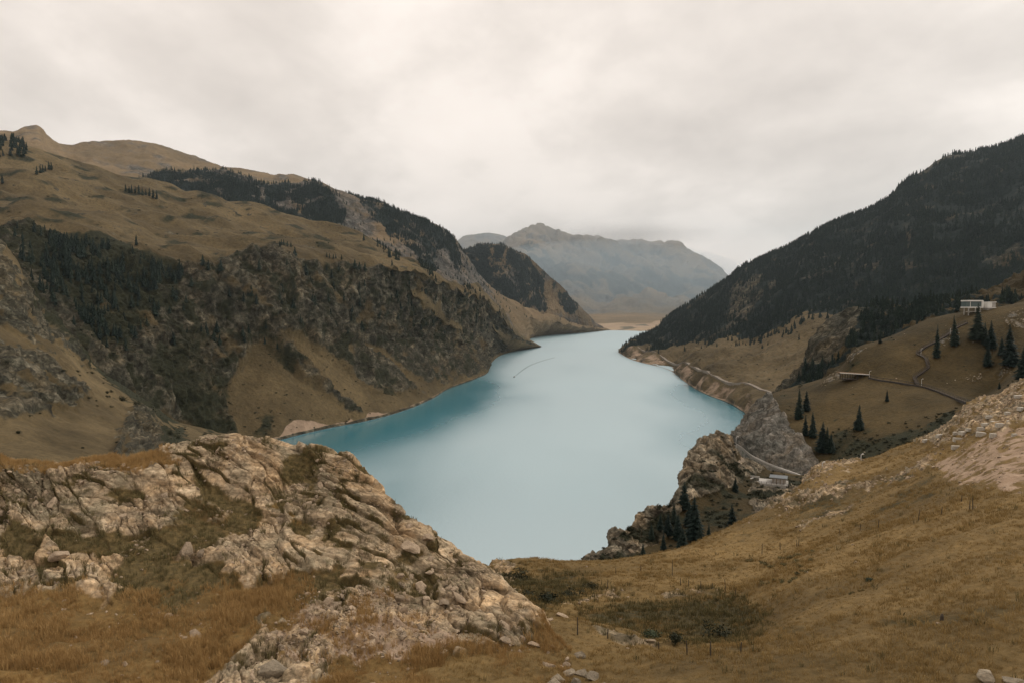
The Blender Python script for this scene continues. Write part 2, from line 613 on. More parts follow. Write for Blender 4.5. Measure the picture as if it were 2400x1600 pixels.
tag(obj('lake', me), kind='structure')

# ---- far valley floor (river delta)
L = Loft('valley_floor', [
    [(1380, 779, 5700), (1440, 776.5, 5950), (1500, 777, 5850), (1560, 778, 5800)],
    [(1360, 771, 6300), (1440, 770.5, 6500), (1500, 770, 6500), (1580, 770, 6500)],
    [(1330, 762, 7600), (1440, 757, 7900), (1520, 752, 8200), (1650, 748, 8200)]],
    90, [14, 26], terrain_mat('delta_sand', 40, ((0.2, 0.145, 0.09), (0.3, 0.22, 0.14), (0.36, 0.27, 0.18)), R_FAR, ((0.07, 0.07, 0.05), (0.1, 0.09, 0.06), (0.14, 0.11, 0.07)), PALE, 0.2))
L.push(3 * fbm(L.p * 0.004, 3), up=True)
L.mask[..., 1] = sstep(0.1, 0.35, fbm(L.p * np.array((0.004, 0.0015, 0)), 3)) * 0.8
L.mask[..., 2] = sstep(0.1, 0.3, fbm(L.p * np.array((0.003, 0.0015, 0.0)) + 5, 3)) * 0.7
L.build()

# ---- far mountains
def mountain(name, lines, nu, rows, mat, amp, wl_, forest=None, rockpolys=None, rock_all=0.0, wob=10, extra=None, gaps=0.6, foot=0.25):
    m_ = Loft(name, lines, nu, rows, mat)
    q = m_.p
    prot = sstep(0, foot, m_.t)                     # keep the foot where it is
    h = (amp * ridged(q / wl_, 5, 0.52) + amp * 0.5 * fbm(q / (wl_ * 0.4), 4)) * (1 - 0.55 * np.exp(-((m_.t - len(lines) + 2) / 0.25)**2))
    m_.push((h - h.mean()) * prot)
    wb = wob * 2.2 * fbm(q / (wl_ * 0.5), 4)
    m_.mask[..., 0] = np.clip(rock_all + 0.6 * fbm(q / (wl_ * 0.7) + 3, 4), 0, 1)
    if rockpolys: m_.mask[..., 0] = np.maximum(m_.mask[..., 0], region(m_.px, m_.py, rockpolys, 8, wb))
    if forest: m_.mask[..., 1] = region(m_.px, m_.py, forest, 8, wb * 1.5) * (1 - gaps * sstep(0.42, 0.7, ridged(q / (wl_ * 0.45) + 6, 4, 0.6)))
    if extra: extra(m_)
    m_.build()
    return m_


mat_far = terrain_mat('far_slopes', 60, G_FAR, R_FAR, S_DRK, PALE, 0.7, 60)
mountain('mountain', [
    [(1020, 640, 29174), (1120, 640, 29174), (1280, 640, 29174)],
    [(1020, 600, 31955), (1060, 572, 31955), (1095, 551, 31955), (1150, 546, 31955), (1200, 560, 31955), (1280, 600, 31955)],
    back(1500, -600)], 120, [50, 8], mat_far, 110, 1300, rock_all=0.4)
far_forest = [[(1180, 620), (1260, 600), (1330, 640), (1420, 650), (1500, 640), (1600, 660), (1680, 665), (1700, 720), (1620, 722), (1540, 705), (1470, 690), (1400, 680), (1380, 720), (1330, 690), (1240, 650)],
              [(1195, 600), (1250, 575), (1268, 600), (1300, 640), (1220, 640)]]
def l4x(m_):
    q_ = m_.p
    g_ = ridged(np.stack([q_[..., 0] / 700 + q_[..., 2] / 900, q_[..., 1] / 2600, q_[..., 2] / 2500], -1), 4, 0.6)
    m_.push(170 * g_ * sstep(0.3, 1.0, m_.t) * sstep(3.0, 2.6, m_.t))
    m_.mask[..., 1] = np.maximum(m_.mask[..., 1], sstep(0.38, -0.02, g_) * sstep(0.95, 1.25, m_.t) * sstep(2.9, 2.1, m_.t))
    m_.mask[..., 1] *= 1 - 0.7 * sstep(0.35, 0.6, g_)
mtn = mountain('mountain', [
    [(1120, 720, 6900), (1300, 766, 7100), (1425, 764, 7400), (1520, 757, 7600), (1600, 757, 7700), (1800, 757, 7800)],
    [(1120, 650, 14632), (1300, 705, 15104), (1425, 712, 15340), (1500, 712, 15340), (1580, 722, 15222), (1800, 730, 14750)],
    [(1120, 620, 19812), (1200, 610, 20066), (1300, 622, 20320), (1425, 630, 20574), (1500, 635, 20574), (1600, 650, 20320), (1700, 690, 19812), (1800, 710, 19050)],
    [(1120, 612, 26167), (1195, 574, 26167), (1228, 553, 26167), (1250, 538, 26167), (1263, 529, 26167), (1278, 534, 26304), (1300, 548, 26441), (1340, 553, 26578), (1400, 560, 26852), (1480, 566, 27263), (1550, 573, 27263), (1600, 586, 27126), (1650, 607, 26852), (1700, 637, 26578), (1800, 700, 26167)],
    back(1500, -500)], 260, [40, 60, 60, 6], mat_far, 480, 2600, forest=far_forest, rock_all=0.3, extra=l4x, gaps=0.2, foot=1.7)

mat_l3 = terrain_mat('upper_slopes', 14, G_FAR, R_FAR, S_DRK, PALE, 0.5, 12)
mountain('mountain', [
    [(-250, 420, 2400), (0, 430, 2400), (300, 470, 2600), (560, 480, 2900), (850, 520, 3100)],
    [(-250, 280, 3500), (30, 318, 3600), (60, 309, 3600), (88, 306, 3600), (108, 326, 3650), (140, 345, 3700), (170, 350, 3900), (190, 343, 4000), (230, 340, 4100), (290, 337, 4200), (330, 341, 4200), (360, 345, 4200), (400, 358, 4200), (470, 378, 4200), (540, 399, 4200), (600, 407, 4200), (640, 416, 4200), (680, 414, 4200), (720, 424, 4200), (850, 480, 4200)],
    back(800, -400)], 300, [80, 6], mat_l3, 24, 260, rock_all=0.3)

# ---- wooded ridge behind the left hillside, running down to the far shore
l2_forest = [[(330, 425), (380, 404), (480, 398), (550, 402), (640, 428), (740, 420), (790, 445), (815, 480), (800, 545), (850, 560), (900, 590), (880, 600), (800, 580), (700, 540), (600, 520), (450, 480)],
             [(815, 455), (850, 465), (930, 488), (980, 508), (1060, 548), (1070, 590), (1010, 590), (1000, 620), (960, 590), (900, 540), (860, 500)],
             [(990, 600), (1020, 600), (1010, 650), (980, 640)], [(1040, 600), (1075, 580), (1090, 620), (1060, 640)]]
l2_clear = [[(640, 470), (670, 465), (700, 480), (690, 492), (645, 482)], [(612, 440), (622, 440), (620, 480), (610, 478)]]
mat_l2 = terrain_mat('ridge_slopes', 16, G_FAR, R_FAR, S_WOOD, PALE, 0.8, 22)
def l2x(m_):
    m_.mask[..., 1] *= 1 - region(m_.px, m_.py, l2_clear, 4)
    # flutes that run down the dry lower slopes
    q = m_.p
    low = region(m_.px, m_.py, [[(1150, 690), (1420, 760), (1430, 790), (1240, 800)]], 10)
    m_.p[..., 2] += low * 9 * np.sin(q[..., 1] / 42 + 3 * perlin(q / 260)) * sstep(5, 60, q[..., 2])
    m_.mask[..., 0] *= 1 - 0.75 * low
L2 = mountain('wooded_ridge', [
    [(300, 480, 2300), (600, 545, 2500), (850, 605, 2600), (1000, 672, 2700), (1100, 722, 2900), (1180, 772, 3300), (1235, 800, 4000), (1243, 794, 4480), (1262, 789, 4820), (1300, 784.5, 5170), (1350, 781, 5450), (1400, 777, 5850), (1428, 774, 6200)],
    [(300, 450, 2650), (600, 480, 2800), (850, 540, 2900), (1000, 600, 3050), (1100, 665, 3400), (1180, 715, 3800), (1235, 745, 4200), (1300, 757, 4800), (1350, 763, 5200), (1400, 771, 5800), (1428, 773.5, 6230)],
    [(300, 430, 3000), (350, 415, 3000), (380, 406, 3000), (480, 401, 3000), (540, 403, 3000), (610, 421, 3050), (640, 430, 3050), (740, 424, 3100), (780, 441, 3150), (815, 454, 3200), (850, 469, 3250), (890, 473, 3300), (935, 492, 3300), (975, 510, 3350), (1020, 527, 3450), (1060, 552, 3600), (1082, 585, 3800), (1120, 640, 4000), (1160, 680, 4200), (1220, 713, 4450), (1280, 735, 4800), (1330, 751, 5200), (1390, 767, 5780), (1428, 773, 6250)],
    back(500, -350)], 420, [70, 70, 6], mat_l2, 30, 300, forest=l2_forest, rock_all=0.66, extra=l2x)
l2b_forest = [[(1080, 590), (1140, 565), (1180, 565), (1250, 605), (1275, 660), (1280, 715), (1240, 735), (1150, 700)], [(1290, 660), (1330, 690), (1360, 730), (1330, 730)]]
mat_l2b = terrain_mat('far_spur_slopes', 22, G_FAR, R_FAR, S_WOOD, PALE, 0.9, 34)
L2B = mountain('wooded_ridge', [
    [(1040, 680, 4500), (1160, 715, 4700), (1220, 733, 4850), (1290, 752, 5200), (1350, 770, 5600), (1435, 775, 6200)],
    [(1040, 640, 4800), (1160, 650, 4800), (1220, 660, 4950), (1290, 700, 5250), (1350, 740, 5600), (1435, 774.5, 6230)],
    [(1040, 600, 5000), (1090, 583, 5000), (1110, 577, 5000), (1140, 570, 5000), (1170, 570, 5000), (1200, 585, 5000), (1230, 595, 5050), (1250, 612, 5080), (1285, 645, 5200), (1320, 675, 5400), (1345, 705, 5600), (1380, 737, 5900), (1410, 765, 6200), (1435, 774, 6300)],
    back(500, -350)], 260, [40, 60, 6], mat_l2b, 24, 330, forest=l2b_forest, rock_all=0.5)

# ---- right mountain with the spruce forest
r1_forest = [[(1470, 815), (1500, 790), (1520, 775), (1560, 740), (1700, 640), (1900, 530), (2400, 300), (2720, 200), (2720, 560), (2400, 640), (2300, 690), (2100, 730), (1960, 735), (1900, 740), (1850, 768), (1800, 778), (1700, 795), (1620, 805), (1545, 818)]]
r1_clear = [[(2230, 370), (2290, 358), (2270, 378)], [(1715, 665), (1790, 640), (1760, 760), (1700, 770)], [(1950, 610), (1965, 600), (1960, 640)], [(2110, 530), (2140, 520), (2130, 560)], [(2180, 430), (2195, 430), (2190, 460)], [(2050, 620), (2075, 600), (2040, 660)], [(1800, 660), (1815, 650), (1812, 700)]]
mat_r1 = terrain_mat('right_slopes', 10, G_HILL, R_GRY, S_WOOD, PALE, 0.8, 14)
def r1x(m_):
    q = m_.p
    wb = 12 * fbm(q / 90, 3)
    clr = region(m_.px, m_.py, r1_clear, 8, wb)
    m_.mask[..., 1] *= 1 - 0.6 * clr
    m_.mask[..., 0] = np.maximum(m_.mask[..., 0] * (0.3 + 0.7 * m_.mask[..., 1]), clr * 0.9)
    m_.mask[..., 0] = np.maximum(m_.mask[..., 0], 0.8 * sstep(2.02, 2.12, m_.t))
    # ribs between the road and the wood
    low = sstep(0.9, 1.3, m_.t) * sstep(2.0, 1.6, m_.t)
    m_.p[..., 2] += low * (9 * np.sin(q[..., 1] / 33 + 2.5 * perlin(q / 200)) + 6 * ridged(q / 70, 3))
    m_.mask[..., 2] = np.maximum(m_.mask[..., 2], 0.85 * sstep(1.0, 0.7, m_.t) * (0.5 + fbm(q / 60, 3)))
    m_.mask[..., 0] = np.maximum(m_.mask[..., 0], 0.42 * sstep(0.5, 0.1, m_.t))
    m_.mask[..., 2] = np.maximum(m_.mask[..., 2], 0.9 * sstep(0.14, 0.02, m_.t))
road_line = [(1452, 822, 3240), (1478, 812, 2950), (1500, 818, 2800), (1530, 826, 2640), (1560, 838, 2430), (1610, 853, 2050), (1650, 872, 1760), (1700, 889, 1560), (1750, 902, 1450), (1800, 922, 1340), (1850, 950, 1230), (2100, 960, 1150), (2400, 940, 1100), (2720, 900, 1050)]
sh = RIGHT_SHORE
R1 = mountain('forested_mountain', [
    [(a, b_, WD(b_) - 6) for a, b_ in sh] + [(2100, 1050, 960), (2400, 1020, 900), (2720, 1000, 850)],
    road_line,
    [(1458, 816, 3330), (1490, 801, 3250), (1510, 801, 3050), (1560, 812, 2820), (1630, 806, 2480), (1700, 792, 2250), (1760, 790, 2080), (1810, 776, 1980), (1850, 766, 1900), (1920, 728, 1850), (2000, 722, 1750), (2200, 692, 1600), (2400, 642, 1500), (2720, 560, 1400)],
    [(1462, 813, 3420), (1495, 798, 3520), (1520, 781, 3500), (1560, 747, 3450), (1590, 727, 3400), (1640, 693, 3300), (1700, 656, 3200), (1740, 624, 3100), (1790, 600, 3000), (1860, 574, 2900), (1900, 546, 2800), (1960, 515, 2750), (2030, 495, 2700), (2080, 468, 2650), (2110, 430, 2600), (2150, 404, 2600), (2210, 374, 2600), (2270, 364, 2550), (2330, 349, 2500), (2400, 327, 2450), (2720, 230, 2400)],
    back(500, -300)], 460, [26, 50, 130, 6], mat_r1, 27, 340, forest=r1_forest, rock_all=0.12, extra=r1x, gaps=0.42)

# ---- rocky spur in front of it
r2_forest = [[(1985, 820), (2030, 720), (2140, 715), (2290, 695), (2330, 712), (2250, 735), (2100, 790), (2010, 830), (1960, 880), (1900, 905), (1850, 930), (1880, 880), (1930, 850)],
             [(2330, 700), (2420, 690), (2420, 710), (2330, 720)]]
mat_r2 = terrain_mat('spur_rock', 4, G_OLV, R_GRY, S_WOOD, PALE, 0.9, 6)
def r2x(m_):
    m_.mask[..., 0] = np.maximum(m_.mask[..., 0], region(m_.px, m_.py, [[(1820, 930), (1850, 880), (1890, 810), (1940, 740), (2030, 715), (2040, 760), (1960, 830), (1900, 890)]], 6))
R2 = mountain('rocky_spur', [
    [(1815, 960, 480), (1870, 945, 480), (1950, 900, 480), (2010, 850, 480), (2100, 800, 480), (2200, 760, 480), (2300, 745, 480), (2400, 735, 470), (2720, 690, 460)],
    [(1818, 935, 560), (1870, 890, 570), (1950, 810, 580), (2010, 775, 580), (2100, 750, 580), (2200, 730, 570), (2300, 712, 560), (2400, 690, 550), (2720, 620, 530)],
    [(1822, 916, 640), (1850, 892, 650), (1880, 848, 670), (1900, 806, 690), (1930, 762, 710), (1960, 737, 720), (2000, 724, 720), (2050, 720, 710), (2120, 714, 700), (2200, 710, 690), (2280, 694, 680), (2320, 680, 680), (2400, 640, 670), (2720, 540, 640)],
    back(150, -90)], 300, [50, 60, 6], mat_r2, 11, 45, forest=r2_forest, extra=r2x, wob=6)

# ---- left hillside: shore, cliffs, upper meadows
mat_l1 = terrain_mat('left_slopes', 7, G_HILL, R_GRY, S_DRK, PALE, 0.9, 8)
sh1 = LEFT_SHORE[:13]
L1 = Loft('left_hillside', [
    [(-300, 780, 720), (0, 770, 740), (150, 850, 800), (300, 940, 880), (450, 1015, 980)] + [(a, b_, WD(b_) - 4) for a, b_ in sh1],
    [(-300, 700, 800), (0, 690, 820), (150, 760, 880), (300, 830, 950), (450, 880, 1040), (560, 890, 1110), (650, 870, 1160), (760, 830, 1270), (860, 815, 1420), (950, 810, 1600), (1020, 815, 1780), (1080, 815, 2000), (1120, 805, 2180), (1160, 795, 2500), (1200, 805, 2950), (1268, 812, 3490)],
    [(-300, 560, 950), (0, 545, 1000), (60, 535, 1020), (110, 560, 1040), (220, 585, 1080), (330, 600, 1120), (420, 627, 1150), (480, 625, 1180), (560, 604, 1230), (640, 595, 1280), (720, 615, 1330), (800, 632, 1400), (900, 645, 1500), (1000, 655, 1650), (1060, 685, 1850), (1110, 700, 2100), (1150, 722, 2350), (1180, 750, 2600), (1210, 785, 2950), (1268, 811.5, 3500)],
    [(-300, 450, 1300), (0, 450, 1320), (150, 470, 1350), (300, 500, 1400), (500, 535, 1500), (700, 560, 1620), (850, 590, 1720), (1000, 640, 1850), (1060, 675, 1980), (1110, 684, 2200), (1150, 708, 2450), (1180, 740, 2700), (1210, 776, 3000), (1268, 811, 3510)],
    [(-300, 290, 1700), (0, 331, 1700), (65, 347, 1700), (120, 368, 1720), (180, 388, 1740), (235, 404, 1760), (280, 418, 1780), (345, 422, 1800), (400, 438, 1820), (435, 455, 1830), (480, 458, 1850), (530, 477, 1880), (600, 490, 1900), (690, 510, 1930), (760, 530, 1950), (850, 552, 1980), (900, 587, 2000), (940, 608, 2020), (1000, 627, 2050), (1060, 667, 2150), (1110, 670, 2350), (1150, 699, 2550), (1180, 734, 2800), (1205, 770, 3050), (1245, 799, 3350), (1268, 810.5, 3530)],
    back(350, -160)], 560, [60, 110, 45, 60, 6], mat_l1)
q = L1.p
fade = sstep(1.0, 0.93, np.linspace(0, 1, q.shape[1]))[None, :]
l1_fan = [[(520, 930), (600, 820), (625, 810), (700, 880), (800, 950), (830, 985), (660, 1040), (560, 1020)],
          [(640, 800), (700, 790), (780, 850), (880, 920), (1010, 925), (950, 965), (880, 985), (800, 930), (730, 870)],
          [(840, 810), (870, 810), (960, 880), (1030, 905), (1025, 930), (960, 900)],
          [(960, 690), (1000, 700), (1060, 760), (1080, 775), (1040, 760)], [(1150, 770), (1200, 790), (1262, 812), (1200, 822)]]
wb = 26 * fbm(q / 45, 4)
fan = region(L1.px, L1.py, l1_fan, 6, wb * 0.5)
upper = sstep(1.88, 2.08, L1.t + 0.12 * fbm(q / 60, 3))
l1_rock_top = [[(560, 600), (700, 590), (760, 630), (860, 650), (960, 660), (1010, 650), (1100, 670), (1200, 760), (1100, 750), (900, 720), (700, 700)]]
cl = (1 - upper) * (1 - fan) * sstep(0.02, 0.2, L1.t)
h_cl = 13 * ridged(q / np.array((60, 60, 120)), 5, 0.62) + 6 * fbm(q / 12, 3, 0.6)
gul = ridged(np.stack([q[..., 0] / 120 + q[..., 2] / 260, q[..., 1] / 200, q[..., 2] / 700], -1), 3)
knolls = 26 * fbm(q / np.array((170, 130, 900)), 3) + 14 * ridged(q / np.array((230, 110, 900)), 3)
L1.push((cl * h_cl + fan * (1.2 * fbm(q / 30, 4))) * fade)
L1.p[..., 2] += fade * (upper * knolls * sstep(4.05, 3.6, L1.t) * 1.2 + cl * 34 * gul * sstep(0.1, 0.6, L1.t))
# pale slipped bank just above the water
slip = region(L1.px, L1.py, [[(650, 1030), (668, 1000), (690, 985), (730, 985), (790, 1000), (720, 1018)], [(855, 985), (862, 968), (885, 965), (905, 972)], [(815, 992), (822, 978), (835, 988)]], 3, wb * 0.2)
bank = sstep(0.06, 0.01, L1.t)
L1.mask[..., 2] = np.maximum(slip, bank * 0.9)
L1.mask[..., 0] = np.clip(cl * (0.8 + 0.8 * fbm(q / 55, 4)) + 0.85 * bank, 0, 1)
scr = [[(560, 1020), (520, 900), (440, 800), (330, 860), (420, 990)], [(620, 790), (700, 870), (800, 950), (770, 950), (660, 860), (610, 810)], [(860, 870), (940, 935), (900, 920), (800, 850)], [(600, 970), (650, 960), (650, 1020), (590, 1020)]]
wood1 = [[(30, 560), (60, 515), (110, 555), (200, 570), (330, 600), (430, 630), (420, 680), (400, 730), (350, 760), (310, 820), (260, 860), (200, 800), (150, 740), (100, 690), (60, 640)]]
L1.mask[..., 1] = np.maximum(np.maximum(0.62 * region(L1.px, L1.py, scr, 14, wb * 1.3), 0.72 * region(L1.px, L1.py, wood1, 10, wb * 1.4)), cl * np.clip(0.35 + 0.9 * fbm(q / 28 + 9, 4), 0, 0.8))
L1.mask[..., 1] = np.maximum(L1.mask[..., 1], upper * np.clip(0.2 + 1.1 * fbm(q / np.array((60, 60, 30)) + 4, 4), 0, 0.62))
L1.mask[..., 0] = np.maximum(L1.mask[..., 0], upper * 0.62 * sstep(0.22, 0.42, fbm(q / np.array((26, 26, 9)) + 6, 4)))
L1.mask[..., 3] = np.clip(0.5 + 0.9 * fbm(q / 20, 3), 0, 1)
L1.build()

# ---- near left slope
mat_f = terrain_mat('near_left_slope', 2.6, G_HILL, R_GRY, S_DRK, PALE, 0.8, 2.2)
FS = Loft('near_left_slope', [
    [(-300, 1120, 180), (0, 1120, 190), (200, 1115, 200), (400, 1100, 220), (550, 1090, 280), (720, 1085, 620)],
    [(-300, 900, 270), (0, 930, 270), (150, 980, 290), (300, 1010, 330), (450, 1040, 420), (560, 1050, 520), (720, 1070, 780)],
    [(-300, 700, 370), (-100, 720, 360), (0, 770, 360), (100, 830, 370), (200, 890, 400), (300, 940, 460), (420, 1010, 560), (520, 1028, 660), (600, 1040, 760), (720, 1062, 900)],
    [(-300, 470, 480), (-50, 535, 470), (0, 565, 470), (40, 612, 480), (70, 690, 500), (130, 752, 530), (190, 820, 560), (250, 880, 600), (330, 932, 650), (420, 992, 720), (500, 1013, 790), (580, 1031, 860), (650, 1046, 930), (720, 1056, 980)],
    back(80, -70)], 320, [16, 55, 70, 6], mat_f)
q = FS.p
wb = 30 * fbm(q / 22, 4)
fr = region(FS.px, FS.py, [[(-300, 560), (0, 560), (60, 690), (130, 760), (190, 820), (200, 850), (120, 800), (0, 770), (-300, 700)], [(-300, 790), (60, 800), (150, 870), (200, 930), (140, 960), (60, 960), (0, 985), (-300, 990)], [(300, 960), (340, 955), (380, 1010), (420, 1060), (260, 1075), (270, 1020)]], 10, wb)
FS.push(2.6 * fbm(q / 26, 4) + fr * (5.0 * ridged(q / 17, 4, 0.6) + 1.0 * fbm(q / 4, 2)))
FS.mask[..., 0] = np.clip(fr * (0.75 + 0.8 * fbm(q / 10, 3)) + 0.25 * sstep(0.2, 0.5, fbm(q / 12 + 8, 4)), 0, 1)
FS.mask[..., 1] = np.clip(region(FS.px, FS.py, [[(60, 600), (190, 800), (300, 890), (430, 985), (380, 985), (250, 900), (150, 790), (80, 720)], [(360, 1010), (430, 1000), (440, 1050), (380, 1060)], [(470, 1020), (500, 1010), (520, 1030)]], 8, wb) * 0.8 + 0.55 * sstep(0.25, 0.55, fbm(q / 13 + 2, 4)), 0, 1)
FS.mask[..., 3] = np.clip(0.5 + 0.8 * fbm(q / 6, 3), 0, 1)
FS.build()

# ---- right grassy hill with the cabins, ending in the grey road cut
KR = 0.78
def K(l): return [(a, b_, d * KR) for a, b_, d in l]
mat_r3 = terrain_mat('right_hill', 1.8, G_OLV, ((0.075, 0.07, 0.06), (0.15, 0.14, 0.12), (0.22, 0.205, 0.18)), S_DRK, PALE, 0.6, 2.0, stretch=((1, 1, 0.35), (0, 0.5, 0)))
r3_sky = K([(1728, 1018, 490), (1748, 996, 500), (1780, 950, 515), (1812, 920, 525), (1870, 903, 530), (1940, 880, 530), (1962, 868, 525), (1985, 846, 520), (2010, 814, 515), (2050, 799, 515), (2100, 782, 515), (2180, 750, 515), (2230, 737, 515), (2260, 732, 510), (2330, 719, 505), (2400, 706, 500), (2720, 650, 480)])
r3_base = K([(1716, 1034, 460), (1735, 1046, 440), (1760, 1066, 420), (1800, 1086, 400), (1860, 1108, 380), (1930, 1130, 365), (2000, 1130, 350), (2200, 1085, 330), (2400, 1000, 310), (2720, 930, 290)])
_a = np.array(r3_base); _x = np.linspace(_a[0, 0], _a[-1, 0], 440); _pd = pchip(_a[:, 0], _a[:, 1:], _x)
b_in = P(_x, _pd[:, 0], _pd[:, 1])
b_out = b_in + np.array((-1.5, -7.5, 0)); b_low = b_out + np.array((-2, -14, -22)); b_bot = b_low + np.array((-4, -30, -30))
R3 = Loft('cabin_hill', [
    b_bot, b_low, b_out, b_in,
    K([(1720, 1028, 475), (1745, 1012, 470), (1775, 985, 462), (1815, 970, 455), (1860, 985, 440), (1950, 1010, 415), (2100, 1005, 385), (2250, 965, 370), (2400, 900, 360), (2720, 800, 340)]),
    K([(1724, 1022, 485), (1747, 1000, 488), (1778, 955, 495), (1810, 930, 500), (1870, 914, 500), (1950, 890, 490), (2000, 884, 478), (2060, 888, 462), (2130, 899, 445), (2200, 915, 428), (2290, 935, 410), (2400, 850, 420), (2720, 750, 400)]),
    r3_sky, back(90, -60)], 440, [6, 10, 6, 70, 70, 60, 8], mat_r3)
R3.t -= 3
R3_ROAD = (16, 22)
q = R3.p
cut = region(R3.px, R3.py, [[(1806, 915), (1826, 962), (1872, 1022), (1930, 1088), (1930, 1135), (1860, 1135), (1715, 1060), (1690, 1025), (1745, 990)]], 3, 8 * fbm(q / 9, 3))
R3.push(1.6 * fbm(q / 35, 4) * np.maximum(sstep(0, 0.3, R3.t), sstep(-1.1, -1.6, R3.t)) + cut * sstep(0, 0.15, R3.t) * (3.8 * ridged(q / np.array((12, 12, 34)), 5, 0.62) + 1.2 * fbm(q / np.array((3, 3, 7)), 3)))
outc = region(R3.px, R3.py, [[(2200, 800), (2245, 770), (2260, 790), (2215, 815)], [(2350, 745), (2420, 715), (2420, 770), (2360, 770)], [(2255, 885), (2300, 875), (2300, 890), (2260, 895)], [(2330, 875), (2375, 850), (2370, 870), (2340, 890)], [(1925, 900), (1960, 870), (1985, 880), (1950, 895)], [(1985, 850), (2010, 818), (2030, 815), (2000, 850)]], 4, 10 * fbm(q / 8, 3))
R3.push(outc * 0.9 * ridged(q / 5, 3))
R3.mask[..., 0] = np.maximum(cut, outc * np.clip(0.42 + 1.2 * fbm(q / 4.0, 3), 0, 0.9))
R3.mask[..., 1] = np.clip(region(R3.px, R3.py, [[(1960, 1010), (2150, 1000), (2240, 960), (2260, 985), (2120, 1060), (1930, 1085)]], 20, 25 * fbm(q / 20, 3)) * 0.6 + 0.5 * sstep(0.2, 0.5, fbm(q / 14, 4)), 0, 0.8) * (1 - cut)
R3.mask[..., 3] = np.clip(0.62 + 0.9 * fbm(q / 9, 3), 0, 1)
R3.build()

# ---- crag by the water below the road
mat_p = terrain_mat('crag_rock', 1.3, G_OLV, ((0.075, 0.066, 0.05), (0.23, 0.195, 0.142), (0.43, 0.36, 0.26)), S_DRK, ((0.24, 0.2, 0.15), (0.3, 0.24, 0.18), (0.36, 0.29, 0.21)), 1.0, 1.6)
PR = Loft('lake_crag', [
    [(1352, 1345, 150), (1450, 1335, 155), (1550, 1320, 160), (1650, 1295, 165), (1750, 1245, 172), (1850, 1195, 182), (1945, 1160, 195)],
    [(1358, 1335, 158), (1400, 1320, 162), (1450, 1300, 168), (1520, 1275, 176), (1600, 1235, 188), (1650, 1210, 195), (1720, 1170, 208), (1780, 1150, 225), (1860, 1135, 250), (1945, 1140, 255)],
    [(1364, 1325, 166), (1400, 1308, 170), (1440, 1275, 174), (1480, 1255, 180), (1540, 1220, 190), (1600, 1165, 204), (1640, 1120, 214), (1680, 1095, 222), (1712, 1102, 230), (1750, 1112, 245), (1800, 1120, 262), (1860, 1118, 275), (1945, 1125, 280)],
    [(1370, 1318, 172), (1395, 1300, 175), (1426, 1288, 178), (1436, 1250, 180), (1480, 1238, 184), (1500, 1202, 190), (1540, 1190, 196), (1570, 1180, 204), (1590, 1165, 212), (1602, 1105, 222), (1622, 1058, 230), (1655, 1020, 238), (1688, 1014, 244), (1712, 1024, 250), (1724, 1052, 258), (1760, 1082, 278), (1800, 1100, 290), (1860, 1112, 296), (1945, 1122, 298)],
    back(14, -22), back(120, -150)], 340, [34, 56, 84, 10, 6], mat_p)
q = PR.p
rr = region(PR.px, PR.py, [[(1350, 1340), (1430, 1230), (1580, 1160), (1600, 1040), (1660, 1000), (1730, 1030), (1725, 1090), (1690, 1150), (1600, 1180), (1560, 1260), (1450, 1320)], [(1640, 1160), (1760, 1060), (1790, 1100), (1720, 1140)], [(1760, 1120), (1880, 1140), (1800, 1230), (1760, 1200)]], 6, 14 * fbm(q / 8, 3))
_f1, _f2, cid, _c = voro(q / np.array((4.2, 4.2, 6.5)) + 0.3 * fbm(q / 4, 2)[..., None])
_g1, _g2, cid2, _c2 = voro(q / np.array((1.7, 1.7, 2.6)) + 3)
PR.push((rr * (1.3 * ridged(q / np.array((9, 9, 18)), 4, 0.6) + 1.5 * (RV[cid, 3] - 0.5) - 0.7 * sstep(0.12, 0, _f2 - _f1) + 0.6 * (RV[cid2, 3] - 0.5)) + 0.6 * fbm(q / 9, 3)) * sstep(0, 0.3, PR.t))
PR.mask[..., 0] = rr
PR.mask[..., 2] = region(PR.px, PR.py, [[(1640, 1160), (1700, 1110), (1745, 1065), (1760, 1080), (1730, 1120), (1700, 1140)]], 4, 8 * fbm(q / 6, 3))
PR.mask[..., 1] = np.clip(0.45 + 0.9 * fbm(q / 11 + 5, 4), 0, 0.85) * (1 - 0.75 * sstep(2.1, 2.6, PR.t))
PR.mask[..., 3] = RV[cid, 2]
PR.build()

